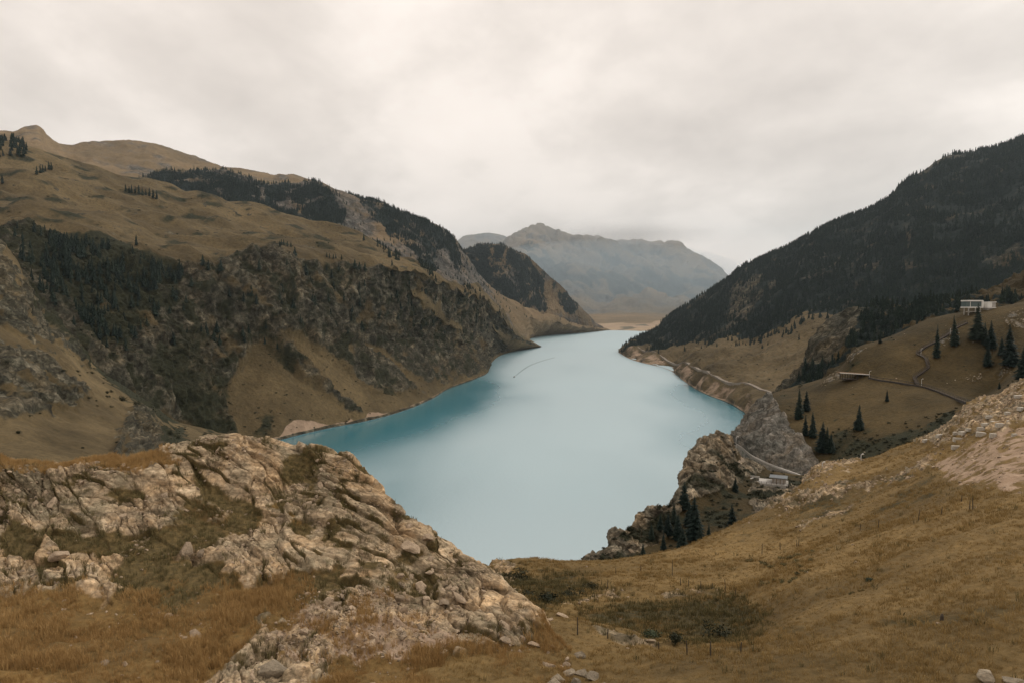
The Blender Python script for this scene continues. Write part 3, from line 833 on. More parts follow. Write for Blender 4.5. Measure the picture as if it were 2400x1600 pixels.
# ---- grassy foreground slope on the right
mat_g = terrain_mat('dry_meadow', 0.6, ((0.085, 0.058, 0.023), (0.16, 0.107, 0.042), (0.24, 0.16, 0.064)), R_TAN, ((0.035, 0.03, 0.014), (0.055, 0.045, 0.02), (0.08, 0.06, 0.027)), ((0.22, 0.155, 0.10), (0.33, 0.235, 0.16), (0.42, 0.31, 0.22)), 0.7, 0.35)
gx = [700, 1050, 1200, 1400, 1550, 1700, 1900, 2100, 2400, 2720]
def gl(py, d): return list(zip(gx, py, d))
MG = Loft('meadow_slope', [
    gl([5200, 5200, 5200, 5200, 5200, 5200, 5000, 4700, 4300, 4000], [4] * 10),
    gl([1790, 1790, 1790, 1790, 1790, 1790, 1790, 1790, 1790, 1790], [16, 16.5, 17, 17.5, 17, 16, 15, 14, 13, 12.5]),
    gl([1600] * 10, [23, 22.6, 23, 24, 23, 21.5, 20, 18.5, 17, 16]),
    gl([1480, 1450, 1445, 1492, 1512, 1516, 1480, 1450, 1400, 1380], [34, 34, 33, 30.5, 30, 28.5, 27.5, 26, 24, 23]),
    gl([1460, 1436, 1425, 1466, 1482, 1480, 1400, 1340, 1250, 1230], [48, 46, 45, 43, 43, 41, 37, 36, 36, 35]),
    gl([1400, 1397, 1394, 1398, 1392, 1374, 1310, 1240, 1140, 1110], [58, 57, 56, 56, 56, 57, 56, 54, 50, 48]),
    gl([1352, 1352, 1352, 1345, 1322, 1300, 1240, 1160, 1020, 980], [70, 70, 70, 72, 75, 78, 80, 78, 74, 70]),
    [(700, 1340, 80), (1050, 1325, 80), (1140, 1330, 80), (1165, 1314, 81), (1240, 1306, 84), (1330, 1313, 88), (1400, 1313, 90), (1500, 1304, 93), (1600, 1282, 96), (1680, 1247, 100), (1760, 1207, 106), (1830, 1172, 114), (1870, 1142, 122), (1900, 1104, 130), (1930, 1088, 134), (1980, 1082, 135), (2050, 1070, 135), (2100, 1048, 133), (2150, 1032, 130), (2210, 1004, 126), (2240, 984, 124), (2262, 956, 122), (2290, 938, 121), (2340, 926, 120), (2400, 892, 118), (2720, 780, 110)],
    back(25, -22), back(90, -70)], 520, [4, 16, 34, 40, 44, 50, 60, 10, 6], mat_g)
q = MG.p
tt = MG.t
wb = 26 * fbm(q / 3.5, 4)
MG.push(0.6 * fbm(q / 10, 4) * sstep(0, 1, tt) * sstep(7.0, 6.4, tt) + 0.13 * fbm(q / 1.3, 3), up=True)
scree = region(MG.px, MG.py, [[(2190, 1080), (2260, 1050), (2330, 1010), (2420, 985), (2800, 900), (2800, 1190), (2420, 1165), (2300, 1140), (2220, 1120)]], 14, wb)
g_rock = region(MG.px, MG.py, [[(2150, 1030), (2240, 975), (2265, 945), (2300, 930), (2420, 880), (2800, 770), (2800, 900), (2420, 990), (2300, 1020), (2230, 1045)],
                               [(1870, 1110), (1930, 1080), (2010, 1078), (1990, 1100), (1900, 1130)], [(1800, 1190), (1870, 1150), (1990, 1140), (2150, 1090), (2200, 1060), (2180, 1100), (2000, 1160), (1850, 1200)],
                               [(1860, 1235), (1920, 1205), (2000, 1190), (1950, 1220), (1880, 1242)],
                               [(2240, 1575), (2330, 1560), (2420, 1590), (2420, 1640), (2240, 1640)],
                               [(1140, 1335), (1165, 1312), (1200, 1330), (1215, 1380), (1170, 1370)],
                               [(1300, 1425), (1400, 1385), (1420, 1392), (1340, 1430)], [(1420, 1395), (1560, 1378), (1680, 1390), (1560, 1400)],
                               [(1390, 1480), (1480, 1496), (1560, 1514), (1640, 1526), (1560, 1521), (1450, 1503)]], 7, wb)
_f1, _f2, cid, cc = voro(q / np.array((1.5, 1.5, 0.9)))
MG.push(g_rock * (0.5 * (RV[cid, 3] - 0.35) * sstep(0.0, 0.12, _f2 - _f1) + 0.35 * ridged(q / 2.0, 4, 0.62)) * np.clip(q[..., 1] / 60, 0.55, 1.6) + scree * 0.3 * fbm(q / np.array((2.2, 0.9, 1)), 3))
bowl = region(MG.px, MG.py, [[(1170, 1360), (1240, 1345), (1390, 1350), (1400, 1385), (1290, 1430), (1240, 1425)], [(1310, 1440), (1420, 1405), (1680, 1400), (1800, 1430), (1760, 1500), (1640, 1515), (1480, 1495), (1400, 1470)]], 34, wb * 1.6)
MG.mask[..., 0] = g_rock * np.clip(0.6 + 0.8 * fbm(q / 2.2, 3), 0, 1)
MG.mask[..., 2] = scree * np.clip(0.62 + 1.3 * fbm(q / np.array((3, 1.2, 1)), 4), 0, 1)
MG.mask[..., 1] = np.clip(bowl * 0.72 + 0.4 * region(MG.px, MG.py, [[(1850, 1150), (2200, 1090), (2200, 1180), (1900, 1240), (1700, 1270)], [(1750, 1440), (2100, 1460), (2420, 1400), (2420, 1440), (1900, 1500)]], 30, wb) + 0.28 * sstep(0.15, 0.5, fbm(q / 5, 4)), 0, 1)
MG.mask[..., 3] = RV[cid, 2]
MG.build()

# ---- rock outcrop on the left
mat_o = terrain_mat('outcrop_rock', 0.28, ((0.085, 0.055, 0.022), (0.14, 0.09, 0.034), (0.2, 0.125, 0.045)), R_TAN, ((0.05, 0.04, 0.019), (0.095, 0.07, 0.03), (0.155, 0.11, 0.047)), PALE, 0.8, 0.10, mottle=0.6, stretch=((0.4, 1.0, 2.6), (0.1, 0.55, 0)), cracks=0.45)
ox = [-300, 0, 300, 600, 850, 1000, 1150, 1250, 1340]
def ol(py, d): return list(zip(ox, py, d))
OC = Loft('rock_outcrop', [
    ol([5000] * 9, [4] * 9),
    ol([1790] * 9, [15.2, 15.4, 15.8, 16.3, 17, 17.2, 17.5, 17.6, 17.6]),
    ol([1600] * 9, [19, 19.3, 20, 20.8, 21.8, 22.2, 22.8, 23.2, 23.6]),
    ol([1450, 1450, 1450, 1460, 1480, 1490, 1500, 1520, 1550], [23.5, 23.8, 24.4, 25, 26, 26.4, 26.6, 26.2, 25.2]),
    ol([1330, 1320, 1310, 1310, 1350, 1400, 1440, 1480, 1530], [28.5, 28.6, 29, 30, 30.4, 30, 29, 27.8, 26]),
    ol([1200, 1190, 1180, 1155, 1210, 1310, 1385, 1450, 1515], [33, 33, 33.6, 35.2, 35, 33.2, 31, 29, 26.6]),
    [(-300, 1074, 36), (0, 1068, 36), (150, 1072, 36.5), (300, 1068, 37), (350, 1052, 37.5), (400, 1038, 38), (500, 1031, 38.5), (600, 1028, 39), (680, 1038, 39), (760, 1051, 38.8), (810, 1060, 38.5), (850, 1092, 38), (880, 1132, 37.6), (920, 1170, 37), (950, 1208, 36.6), (1000, 1248, 35.8), (1040, 1268, 35), (1080, 1294, 34.2), (1150, 1335, 33), (1180, 1368, 32.2), (1240, 1432, 30), (1290, 1474, 28.4), (1340, 1508, 27)],
    back(2.5, -1.6), back(8, -9), back(30, -30)], 780, [3, 22, 62, 90, 110, 110, 30, 8, 4], mat_o)
q = OC.p.copy()
tt = OC.t
wb = 55 * fbm(q / 2.4, 4)
o_grass = region(OC.px, OC.py, [[(-400, 1390), (200, 1385), (520, 1370), (720, 1350), (700, 1420), (600, 1450), (560, 1510), (470, 1570), (380, 1660), (-400, 1700)],
                                [(-400, 1040), (150, 1050), (400, 1045), (410, 1085), (270, 1100), (200, 1075), (-400, 1085)],
                                [(780, 1510), (1000, 1500), (1230, 1500), (1420, 1520), (1420, 2000), (600, 2000), (560, 1620), (760, 1560)],
                                [(1260, 1470), (1420, 1460), (1420, 1560), (1300, 1540)],
                                [(-400, 1650), (700, 1640), (700, 3000), (-400, 3000)]], 22, wb)
o_turf = region(OC.px, OC.py, [[(150, 1240), (280, 1225), (330, 1260), (240, 1290)], [(350, 1240), (480, 1170), (600, 1215), (480, 1300), (350, 1290)], [(640, 1165), (700, 1190), (720, 1270), (690, 1240)],
                               [(300, 1310), (450, 1270), (560, 1370), (400, 1390), (280, 1380)], [(700, 1340), (780, 1310), (830, 1290), (800, 1360), (700, 1400)], [(850, 1320), (990, 1300), (1010, 1360), (900, 1350)], [(0, 1240), (70, 1240), (80, 1300), (0, 1300)], [(640, 1060), (700, 1060), (720, 1120), (660, 1110)],
                               [(480, 1130), (560, 1150), (600, 1200), (520, 1180)], [(150, 1120), (330, 1150), (260, 1175)]], 24, wb * 1.5)
o_scree = region(OC.px, OC.py, [[(650, 1480), (760, 1390), (860, 1370), (1000, 1440), (1200, 1500), (1000, 1520), (800, 1520), (720, 1560)]], 20, wb)
o_mix = region(OC.px, OC.py, [[(560, 1440), (690, 1400), (800, 1400), (960, 1450), (1120, 1480), (1240, 1515), (1300, 1560), (1240, 1700), (700, 1700), (790, 1570), (640, 1500)]], 30, wb * 1.3) * sstep(-0.12, 0.1, fbm(q / 1.3 + 7, 3))
o_grass = np.maximum(o_grass, 0.9 * o_mix)
soft = np.clip(o_grass + 0.8 * o_turf, 0, 1)
hard = (1 - soft) * sstep(1.0, 1.3, tt)
# bedding frame: strata dip to the right and away
nb = np.array((0.50, 0.28, 0.82)); nb /= np.linalg.norm(nb)
dp = np.array((0.83, -0.12, -0.50)); dp -= nb * dp.dot(nb); dp /= np.linalg.norm(dp)
st = np.cross(nb, dp)
warp = 0.9 * np.stack([fbm(q / 5 + 3 * k, 3) for k in range(3)], -1)
qw = q + warp
fr_ = np.stack([qw @ dp, qw @ st, qw @ nb], -1)
f1a, f2a, ida, ca = voro(fr_ / np.array((3.6, 1.9, 0.58)))
f1b, f2b, idb, cb = voro(fr_ / np.array((1.7, 0.8, 0.18)) + 7.7)
f1c, f2c, idc, cc = voro(fr_ / np.array((0.42, 0.28, 0.09)) + 3.1)
ea = sstep(0.0, 0.09, f2a - f1a); eb = sstep(0.0, 0.11, f2b - f1b); ec = sstep(0.0, 0.16, f2c - f1c)
calm = sstep(-0.3, 0.15, fbm(q / 3.3 + 2, 3))       # big smooth faces against broken ground
brk = 1 - 0.85 * calm
lam = fr_[..., 2] / 0.16 + 0.8 * fbm(q / 1.1, 2)
lam = np.abs((lam % 1.0) - 0.35)
h = 0.55 * fbm(q / 6.5, 3) + 0.22 * fbm(q / 1.9, 4)
h = h + hard * (0.6 * (RV[ida, 3] - 0.5) - 0.22 * (1 - ea)
                + (0.20 * (RV[idb, 3] - 0.5) - 0.08 * (1 - eb)) * (0.3 + 0.7 * brk)
                + (0.05 * (RV[idc, 3] - 0.5) - 0.025 * (1 - ec)) * (0.1 + 0.9 * brk) - 0.07 * lam * (0.3 + brk)
                + (ca[..., 0] * (RV[ida, 0] - 0.5) + ca[..., 1] * (RV[ida, 1] - 0.5)) * 0.3
                + (cb[..., 0] * (RV[idb, 0] - 0.5) + cb[..., 1] * (RV[idb, 1] - 0.5)) * 0.12)
h = h + 0.03 * fbm(q / 0.3, 3, 0.6) * hard + soft * 0.16 * fbm(q / 0.9, 3)
h = h + o_scree * 0.12 * (RV[idc, 2] - 0.3)
OC.push((h - 0.25 * soft) * sstep(0, 1, tt))
OC.mask[..., 0] = np.clip(hard * (1.05 - 0.1 * calm), 0, 1)
OC.mask[..., 1] = np.clip(o_turf * 0.7 + hard * 0.75 * sstep(0.25, 0.0, np.minimum(f2a - f1a, 0.6 * (f2b - f1b) + 0.12)) * sstep(-0.15, 0.2, fbm(q / 2.0 + 9, 3)) + o_grass * 0.35 * sstep(0.0, 0.4, fbm(q / 1.2, 3)), 0, 1)
OC.mask[..., 2] = o_scree * 0.9
OC.mask[..., 3] = np.clip(0.25 + 0.5 * RV[ida, 2] + 0.35 * (RV[idb, 2] - 0.5) * brk + 0.25 * calm - 0.25 * (1 - ec) * brk, 0, 1)
OC.build()
#@@OBJECTS@@
# ================================================================== vegetation prototypes
r_ = np.random.default_rng(23)
m_needle = leaf_mat('spruce_needles', (0.007, 0.014, 0.012), (0.012, 0.022, 0.017), (0.022, 0.031, 0.021))
m_bark = plain_mat('bark', (0.035, 0.027, 0.02), (0.07, 0.055, 0.04), 3.0, 0.9)
m_shrub = leaf_mat('shrub_leaves', (0.016, 0.020, 0.011), (0.028, 0.030, 0.016), (0.05, 0.045, 0.022))
m_shrub_g = leaf_mat('juniper_leaves', (0.018, 0.028, 0.016), (0.03, 0.042, 0.022), (0.045, 0.055, 0.028))
m_tuft_g = leaf_mat('green_tuft', (0.075, 0.066, 0.028), (0.11, 0.093, 0.04), (0.155, 0.125, 0.055))
m_straw = leaf_mat('straw', (0.24, 0.145, 0.056), (0.35, 0.22, 0.087), (0.48, 0.33, 0.15), 0.3)
m_straw2 = leaf_mat('meadow_straw', (0.19, 0.128, 0.05), (0.28, 0.19, 0.075), (0.38, 0.27, 0.115), 0.45)


def tri_mesh(name, V, Fc, mat, smooth=False):
    return mesh_np(name, np.array(V), np.array(Fc), mat, smooth)


def far_spruce(seed):
    """unit-height spruce: stacked ragged skirts round a thin stem"""
    r = np.random.default_rng(seed)
    V, Fc = [], []
    n = 9
    lay = 8
    slim = r.uniform(0.9, 1.2)
    for k in range(lay):
        f = k / lay
        z0 = 0.06 + 0.86 * f
        rad = 0.155 * slim * (1 - f)**0.8 * r.uniform(0.85, 1.15) + 0.012
        top = min(1.0, z0 + 0.26 * (1 - 0.5 * f))
        b0 = len(V)
        V.append((r.normal(0, 0.004), r.normal(0, 0.004), top))
        off = r.uniform(0, 6.28)
        for j in range(n):
            a = off + 2 * math.pi * j / n
            rr_ = rad * (1.15 if j % 2 else 0.62) * r.uniform(0.75, 1.2)
            V.append((rr_ * math.cos(a), rr_ * math.sin(a), z0 + r.uniform(-0.03, 0.02)))
        for j in range(n):
            Fc.append((b0, b0 + 1 + j, b0 + 1 + (j + 1) % n))
    b0 = len(V)
    for j in range(3):
        a = 2 * math.pi * j / 3
        V.append((0.016 * math.cos(a), 0.016 * math.sin(a), -0.08))
    V.append((0, 0, 0.4))
    for j in range(3): Fc.append((b0 + j, b0 + (j + 1) % 3, b0 + 3))
    return tri_mesh('spruce_tree', V, Fc, m_needle)


def near_crown(seed):
    """unit-height crown of drooping branch sprays"""
    r = np.random.default_rng(seed)
    V, Fc = [], []
    slim = r.uniform(0.88, 1.15)
    zs = np.linspace(0.05, 0.97, 38)
    for k, z in enumerate(zs):
        f = (z - 0.05) / 0.92
        R0 = slim * (0.155 * (1 - f)**0.85 + 0.010)
        if f < 0.12: R0 *= 0.75 + 2 * f
        nb_ = int(5 + 8 * (1 - f))
        off = r.uniform(0, 6.28)
        for j in range(nb_):
            a = off + 2 * math.pi * j / nb_ + r.normal(0, 0.2)
            R = R0 * (r.uniform(0.55, 1.25) if r.random() > 0.12 else r.uniform(0.2, 0.5))
            dr = R * r.uniform(0.25, 0.55)
            wv_ = R * r.uniform(0.22, 0.34) + 0.004
            ca_, sa_ = math.cos(a), math.sin(a)
            b0 = len(V)
            V += [(0, 0, z + 0.012), (0.55 * R * ca_ - wv_ * sa_, 0.55 * R * sa_ + wv_ * ca_, z - 0.45 * dr - 0.010),
                  (0.55 * R * ca_ + wv_ * sa_, 0.55 * R * sa_ - wv_ * ca_, z - 0.45 * dr - 0.010),
                  (R * ca_, R * sa_, z - dr * 0.8), (0.6 * R * ca_, 0.6 * R * sa_, z - 0.15 * dr)]
            Fc += [(b0, b0 + 1, b0 + 4), (b0, b0 + 4, b0 + 2), (b0 + 1, b0 + 3, b0 + 4), (b0 + 4, b0 + 3, b0 + 2)]
    b0 = len(V)
    V += [(0.006, 0, 0.93), (-0.004, 0.005, 0.93), (-0.004, -0.005, 0.93), (0, 0, 1.0)]
    Fc += [(b0, b0 + 1, b0 + 3), (b0 + 1, b0 + 2, b0 + 3), (b0 + 2, b0, b0 + 3)]
    return tri_mesh('crown', V, Fc, m_needle)


def trunk_mesh():
    V, Fc = [], []
    rings = [(-0.06, 0.024), (0.03, 0.018), (0.3, 0.013), (0.7, 0.006), (0.95, 0.002)]
    for z, rad in rings:
        for j in range(6):
            V.append((rad * math.cos(j * 1.0472), rad * math.sin(j * 1.0472), z))
    for k in range(len(rings) - 1):
        for j in range(6):
            a, b_ = k * 6 + j, k * 6 + (j + 1) % 6
            Fc += [(a, b_, b_ + 6), (a, b_ + 6, a + 6)]
    return tri_mesh('trunk', V, Fc, m_bark, True)


def bush_mesh(seed, mat, n=420, leaf=0.085, flat=0.75, name='foliage'):
    """unit-radius bush: small leaves through several lumps"""
    r = np.random.default_rng(seed)
    V, Fc = [], []
    lumps = [(r.normal(0, 0.38), r.normal(0, 0.38), r.uniform(0.15, 0.5), r.uniform(0.35, 0.62)) for _ in range(7)]
    for k in range(n):
        lx_, ly_, lz_, lr = lumps[r.integers(len(lumps))]
        d = r.normal(size=3); d /= np.linalg.norm(d)
        c = np.array((lx_, ly_, lz_)) + d * lr * r.uniform(0.5, 1.05)
        c[2] = max(c[2], 0.0) * flat * 1.2
        t1 = r.normal(size=3); t1 -= d * t1.dot(d) * 0.6; t1 /= np.linalg.norm(t1)
        t2 = np.cross(d, t1); s = leaf * r.uniform(0.6, 1.5)
        b0 = len(V)
        V += [c - t1 * s, c + t2 * s * 0.6, c + t1 * s * 1.3, c - t2 * s * 0.6]
        Fc += [(b0, b0 + 1, b0 + 2), (b0, b0 + 2, b0 + 3)]
    return tri_mesh(name, V, Fc, mat)


def stem_mesh(seed):
    r = np.random.default_rng(seed)
    V, Fc = [], []
    for k in range(5):
        a = r.uniform(0, 6.28); e_ = np.array((math.cos(a) * 0.35, math.sin(a) * 0.35, 0.45))
        b0 = len(V)
        for j in range(3):
            V.append((0.03 * math.cos(j * 2.1), 0.03 * math.sin(j * 2.1), -0.12))
        V.append(tuple(e_))
        for j in range(3): Fc.append((b0 + j, b0 + (j + 1) % 3, b0 + 3))
    return tri_mesh('stem', V, Fc, m_bark)


def tuft_mesh(seed, mat, n=16, spread=0.22, wid=0.012):
    """unit-height grass tuft"""
    r = np.random.default_rng(seed)
    V, Fc = [], []
    for k in range(n):
        a = r.uniform(0, 6.28); rb = spread * math.sqrt(r.random())
        bx_, by_ = rb * math.cos(a), rb * math.sin(a)
        hh = r.uniform(0.55, 1.1); ln_ = r.uniform(0.08, 0.4); a2 = a + r.normal(0, 0.7)
        tx, ty = bx_ + ln_ * math.cos(a2) * hh, by_ + ln_ * math.sin(a2) * hh
        mx_, my_ = bx_ + 0.3 * (tx - bx_), by_ + 0.3 * (ty - by_)
        wa = r.uniform(0, 6.28); wx, wy = wid * math.cos(wa), wid * math.sin(wa)
        b0 = len(V)
        V += [(bx_ - wx, by_ - wy, -0.05), (bx_ + wx, by_ + wy, -0.05), (mx_ + wx * 0.8, my_ + wy * 0.8, hh * 0.6), (mx_ - wx * 0.8, my_ - wy * 0.8, hh * 0.6), (tx, ty, hh * 0.97)]
        Fc += [(b0, b0 + 1, b0 + 2), (b0, b0 + 2, b0 + 3), (b0 + 3, b0 + 2, b0 + 4)]
    return tri_mesh('tuft', V, Fc, mat)


def rock_mesh(seed, mat, sub=2, cuts=11, stretch=(1, 1, 0.7), name='stone', rough=0.05):
    r = np.random.default_rng(seed)
    bm = bmesh.new()
    bmesh.ops.create_icosphere(bm, subdivisions=sub, radius=1)
    v = np.array([x.co for x in bm.verts])
    for k in range(cuts):
        d = r.normal(size=3); d /= np.linalg.norm(d)
        lim = r.uniform(0.38, 0.8)
        ex = np.maximum(v @ d - lim, 0)
        v -= ex[:, None] * d * 0.97
    v += rough * np.stack([perlin(v * 2.3 + 5 * k + seed) for k in range(3)], -1) * 2
    v *= np.array(stretch)
    for x, c in zip(bm.verts, v): x.co = c
    me_ = bpy.data.meshes.new(name)
    bm.to_mesh(me_); bm.free()
    me_.materials.append(mat)
    return me_


def scatter_gn(name, pts, scl, protos, rot=None, kind='stuff', label=None, cat=None):
    """one object of many small copies, by geometry nodes"""
    n = len(pts)
    me_ = bpy.data.meshes.new(name)
    me_.vertices.add(n); me_.vertices.foreach_set('co', np.asarray(pts, np.float32).ravel())
    if rot is None:
        rot = np.zeros((n, 3)); rot[:, 2] = r_.uniform(0, 6.283, n)
    if scl.ndim == 1: scl = np.repeat(scl[:, None], 3, 1)
    for nm, ar in (('rot', rot), ('scl', scl)):
        at_ = me_.attributes.new(nm, 'FLOAT_VECTOR', 'POINT')
        at_.data.foreach_set('vector', np.asarray(ar, np.float32).ravel())
    at_ = me_.attributes.new('pick', 'INT', 'POINT')
    at_.data.foreach_set('value', r_.integers(0, len(protos), n).astype(np.int32))
    cl_ = bpy.data.collections.new(name + '_kinds')
    for k, pm in enumerate(protos):
        po = bpy.data.objects.new('%s_kind_%02d' % (name, k), pm)
        cl_.objects.link(po)
    ng = bpy.data.node_groups.new(name, 'GeometryNodeTree')
    ng.interface.new_socket('Geometry', in_out='INPUT', socket_type='NodeSocketGeometry')
    ng.interface.new_socket('Geometry', in_out='OUTPUT', socket_type='NodeSocketGeometry')
    g = ng.nodes
    gi = g.new('NodeGroupInput'); go = g.new('NodeGroupOutput')
    ip = g.new('GeometryNodeInstanceOnPoints')
    ci = g.new('GeometryNodeCollectionInfo')
    ci.inputs['Collection'].default_value = cl_
    ci.inputs['Separate Children'].default_value = True
    ci.inputs['Reset Children'].default_value = True
    ng.links.new(gi.outputs[0], ip.inputs['Points'])
    ng.links.new(ci.outputs[0], ip.inputs['Instance'])
    ip.inputs['Pick Instance'].default_value = True
    for nm, dt, sk in (('rot', 'FLOAT_VECTOR', 'Rotation'), ('scl', 'FLOAT_VECTOR', 'Scale'), ('pick', 'INT', 'Instance Index')):
        na = g.new('GeometryNodeInputNamedAttribute')
        na.data_type = dt
        na.inputs[0].default_value = nm
        ng.links.new(na.outputs[0], ip.inputs[sk])
    ng.links.new(ip.outputs[0], go.inputs[0])
    o = obj(name, me_)
    md = o.modifiers.new('scatter', 'NODES')
    md.node_group = ng
    tag(o, label, cat, None, kind)
    return o


FAR = [far_spruce(k) for k in range(6)]
CROWN = [near_crown(40 + k) for k in range(8)]
TRUNK = trunk_mesh()
BUSH = [bush_mesh(60 + k, m_shrub) for k in range(4)]
BUSHT = [bush_mesh(80 + k, m_tuft_g, 420, 0.11, 0.6) for k in range(2)]
BUSHG = [bush_mesh(70 + k, m_shrub_g, 700, 0.07) for k in range(2)]
STEM = stem_mesh(3)
n_tree = 0


def far_tree(p, h, label, group):
    o = obj('spruce_tree', FAR[r_.integers(len(FAR))])
    o.location = p
    o.rotation_euler = (0, 0, r_.uniform(0, 6.28))
    o.scale = (h, h, h)
    return tag(o, label, 'tree', group)


def near_tree(p, h, label, group, wide=1.0):
    e_ = bpy.data.objects.new('spruce_tree', None)
    COL.objects.link(e_)
    e_.location = p
    e_.rotation_euler = (0, 0, r_.uniform(0, 6.28))
    e_.rotation_euler[0], e_.rotation_euler[1] = r_.normal(0, 0.02, 2)
    wide = wide * r_.uniform(0.82, 1.2)
    e_.scale = (h * wide, h * wide, h * r_.uniform(0.95, 1.06))
    obj('trunk', TRUNK, e_)
    obj('crown', CROWN[r_.integers(len(CROWN))], e_)
    return tag(e_, label, 'tree', group)


def bush(p, s, label, group=None, green=False, wide=1.0, name='shrub', fol=None):
    e_ = bpy.data.objects.new(name, None)
    COL.objects.link(e_)
    e_.location = p
    e_.rotation_euler = (0, 0, r_.uniform(0, 6.28))
    e_.scale = (s * wide, s * wide, s)
    obj('foliage', (fol or (BUSHG if green else BUSH))[r_.integers(2)], e_)
    obj('stem', STEM, e_)
    return tag(e_, label, 'shrub', group)


# ------------------------------------------------------------------ near spruces on the cabin hill
CL_A = ('narrow dark spruce in the close pair above the grey road cut', 'paired spruces above the road cut')
CL_B = ('dark spruce in the tight clump right of the grey road cut', 'spruce clump right of the road cut')
CL_C = ('dark spruce among the trees below the white cabins at the right edge', 'spruces below the cabins')
r3_trees = [
    (1874, 976, 66, *CL_A), (1888, 961, 48, *CL_A),
    (1868, 980, 30, 'small spruce at the left foot of the pair above the road cut', None),
    (1888, 1018, 46, *CL_B), (1904, 1022, 58, *CL_B), (1925, 1058, 70, *CL_B), (1937, 1057, 58, *CL_B), (1947, 1058, 44, *CL_B),
    (2012, 1004, 60, 'lone conical spruce in the middle of the brown slope under the boardwalk', None),
    (2078, 938, 27, 'small spruce standing alone just below the long boardwalk', None),
    (2060, 803, 24, 'small round spruce on the grassy skyline left of the cabins', None),
    (2193, 838, 74, 'slim spruce beside the zigzag steps, leftmost of the row under the cabins', None),
    (2236, 809, 66, 'slim spruce between the zigzag steps and the broad tree under the big cabin', None),
    (2288, 797, 84, 'broad tall spruce directly under the large white cabin', None),
    (2323, 814, 62, *CL_C), (2310, 806, 50, *CL_C), (2317, 856, 53, *CL_C), (2350, 830, 44, *CL_C),
    (2366, 856, 94, 'tallest spruce near the right edge below the small cabin', None),
    (2395, 888, 80, 'spruce cut by the right edge of the picture', None),
    (2341, 909, 18, *CL_C), (2371, 917, 26, *CL_C)]
for px_, py_, hp, lab, grp in r3_trees:
    p = R3.at(px_, py_)
    near_tree(p, hp * 1.06 * p[1] / F, lab, grp, 1.35 if px_ not in (2193, 2236) else 1.1)
CL_P = ('dark spruce on the shaded slope left of the tall lake crag', 'spruces on the lake crag')
for px_, py_, hp, lab, grp in [
        (1605, 1190, 66, 'spruce standing against the left foot of the tall crag tower', None), (1628, 1262, 106, 'tallest spruce in front of the crag tower', None),
        (1717, 1248, 70, 'bushy spruce right of the tall one, at the edge of the meadow', None), (1725, 1150, 34, 'small spruce between the crag tower and the white terrace', None),
        (1580, 1222, 48, *CL_P), (1643, 1275, 52, *CL_P), (1590, 1262, 62, *CL_P), (1616, 1230, 60, *CL_P), (1529, 1262, 40, *CL_P), (1508, 1300, 30, *CL_P), (1568, 1250, 50, *CL_P), (1600, 1285, 55, *CL_P), (1556, 1285, 40, *CL_P), (1660, 1270, 44, *CL_P), (1548, 1240, 36, *CL_P)]:
    p = PR.at(px_, py_, 3.0)
    near_tree(p, hp * 1.05 * p[1] / F, lab, grp, 1.4)
for px_, py_, s_, lab in [(1544, 1190, 13, 'dark bush on the crest of the low crag above the water'), (1483, 1240, 16, 'dark bush on the lower step of the crag'), (1842, 1138, 15, 'round dark bush right of the white terrace'), (1565, 1185, 10, 'small bush on the crag crest left of the spruces')]:
    p = PR.at(px_, py_, 3.0)
    bush(p, s_ * p[1] / F, lab)

# ------------------------------------------------------------------ spruces of the left hillside
CL_W = ('spruce in the dark wood that fills the ravine of the left hillside', 'spruces of the left ravine wood')
w1 = region(L1.px, L1.py, wood1, 6) * (L1.t < 2.15)
dens = 0.05 + sstep(-0.1, 0.3, fbm(L1.p / 38, 3))
pts = L1.scatter(420, w1 * dens, r_)
ppx, ppy = proj(pts)
order = np.argsort(pts[:, 1])
for k in order[:150]:
    far_tree(pts[k] - np.array((0, 0, 0.5)), r_.uniform(13, 22), *CL_W)
wood_rest = [pts[order[150:]]]
lone = [(296, 449), (303, 451), (311, 452), (319, 453), (326, 455), (335, 457), (343, 459), (351, 461), (360, 464), (369, 467)]
for a in lone:
    p = L1.at(*a); far_tree(p, r_.uniform(17, 24), 'spruce in the short slanting row on the upper left meadow', 'slanting row of spruces')
for a in [(88, 408), (95, 405), (101, 403), (108, 400), (115, 399), (122, 397)]:
    p = L1.at(*a); far_tree(p, r_.uniform(15, 21), 'spruce in the small group high on the left meadow', 'high group of spruces')
for a in [(661, 573), (668, 574), (676, 577), (684, 578)]:
    p = L1.at(*a); far_tree(p, 13, 'small spruce in the upper of two short rows above the cliffs', 'upper short row of spruces')
for a in [(767, 602), (774, 604), (781, 605), (790, 606), (800, 607)]:
    p = L1.at(*a); far_tree(p, 12, 'small spruce in the lower of two short rows above the cliffs', 'lower short row of spruces')
for a, lab in (((320, 577), 'lone spruce on the meadow right of the ravine wood'), ((853, 562), 'lone tall spruce on the skyline of the left meadow'), ((8, 430), 'spruce at the left edge of the upper meadow')):
    p = L1.at(*a); far_tree(p, 20, lab, None)
top_w = region(L1.px, L1.py, [[(-60, 320), (20, 325), (50, 335), (66, 350), (60, 372), (10, 372), (-60, 380)]], 3)
mid_w = region(L1.px, L1.py, [[(880, 562), (915, 575), (938, 600), (936, 612), (905, 600), (888, 580)], [(976, 610), (1000, 612), (1020, 640), (1020, 652), (990, 640)], [(1085, 672), (1115, 676), (1130, 690), (1100, 688)]], 3)
wood_rest.append(L1.scatter(190, top_w, r_))
wood_rest.append(L1.scatter(160, mid_w, r_))
cl_trees = np.clip(L1.mask[..., 1] - 0.3, 0, 1) * (1 - upper) * sstep(1.0, 1.3, L1.t) * (L1.px > 400)
wood_rest.append(L1.scatter(260, cl_trees, r_))

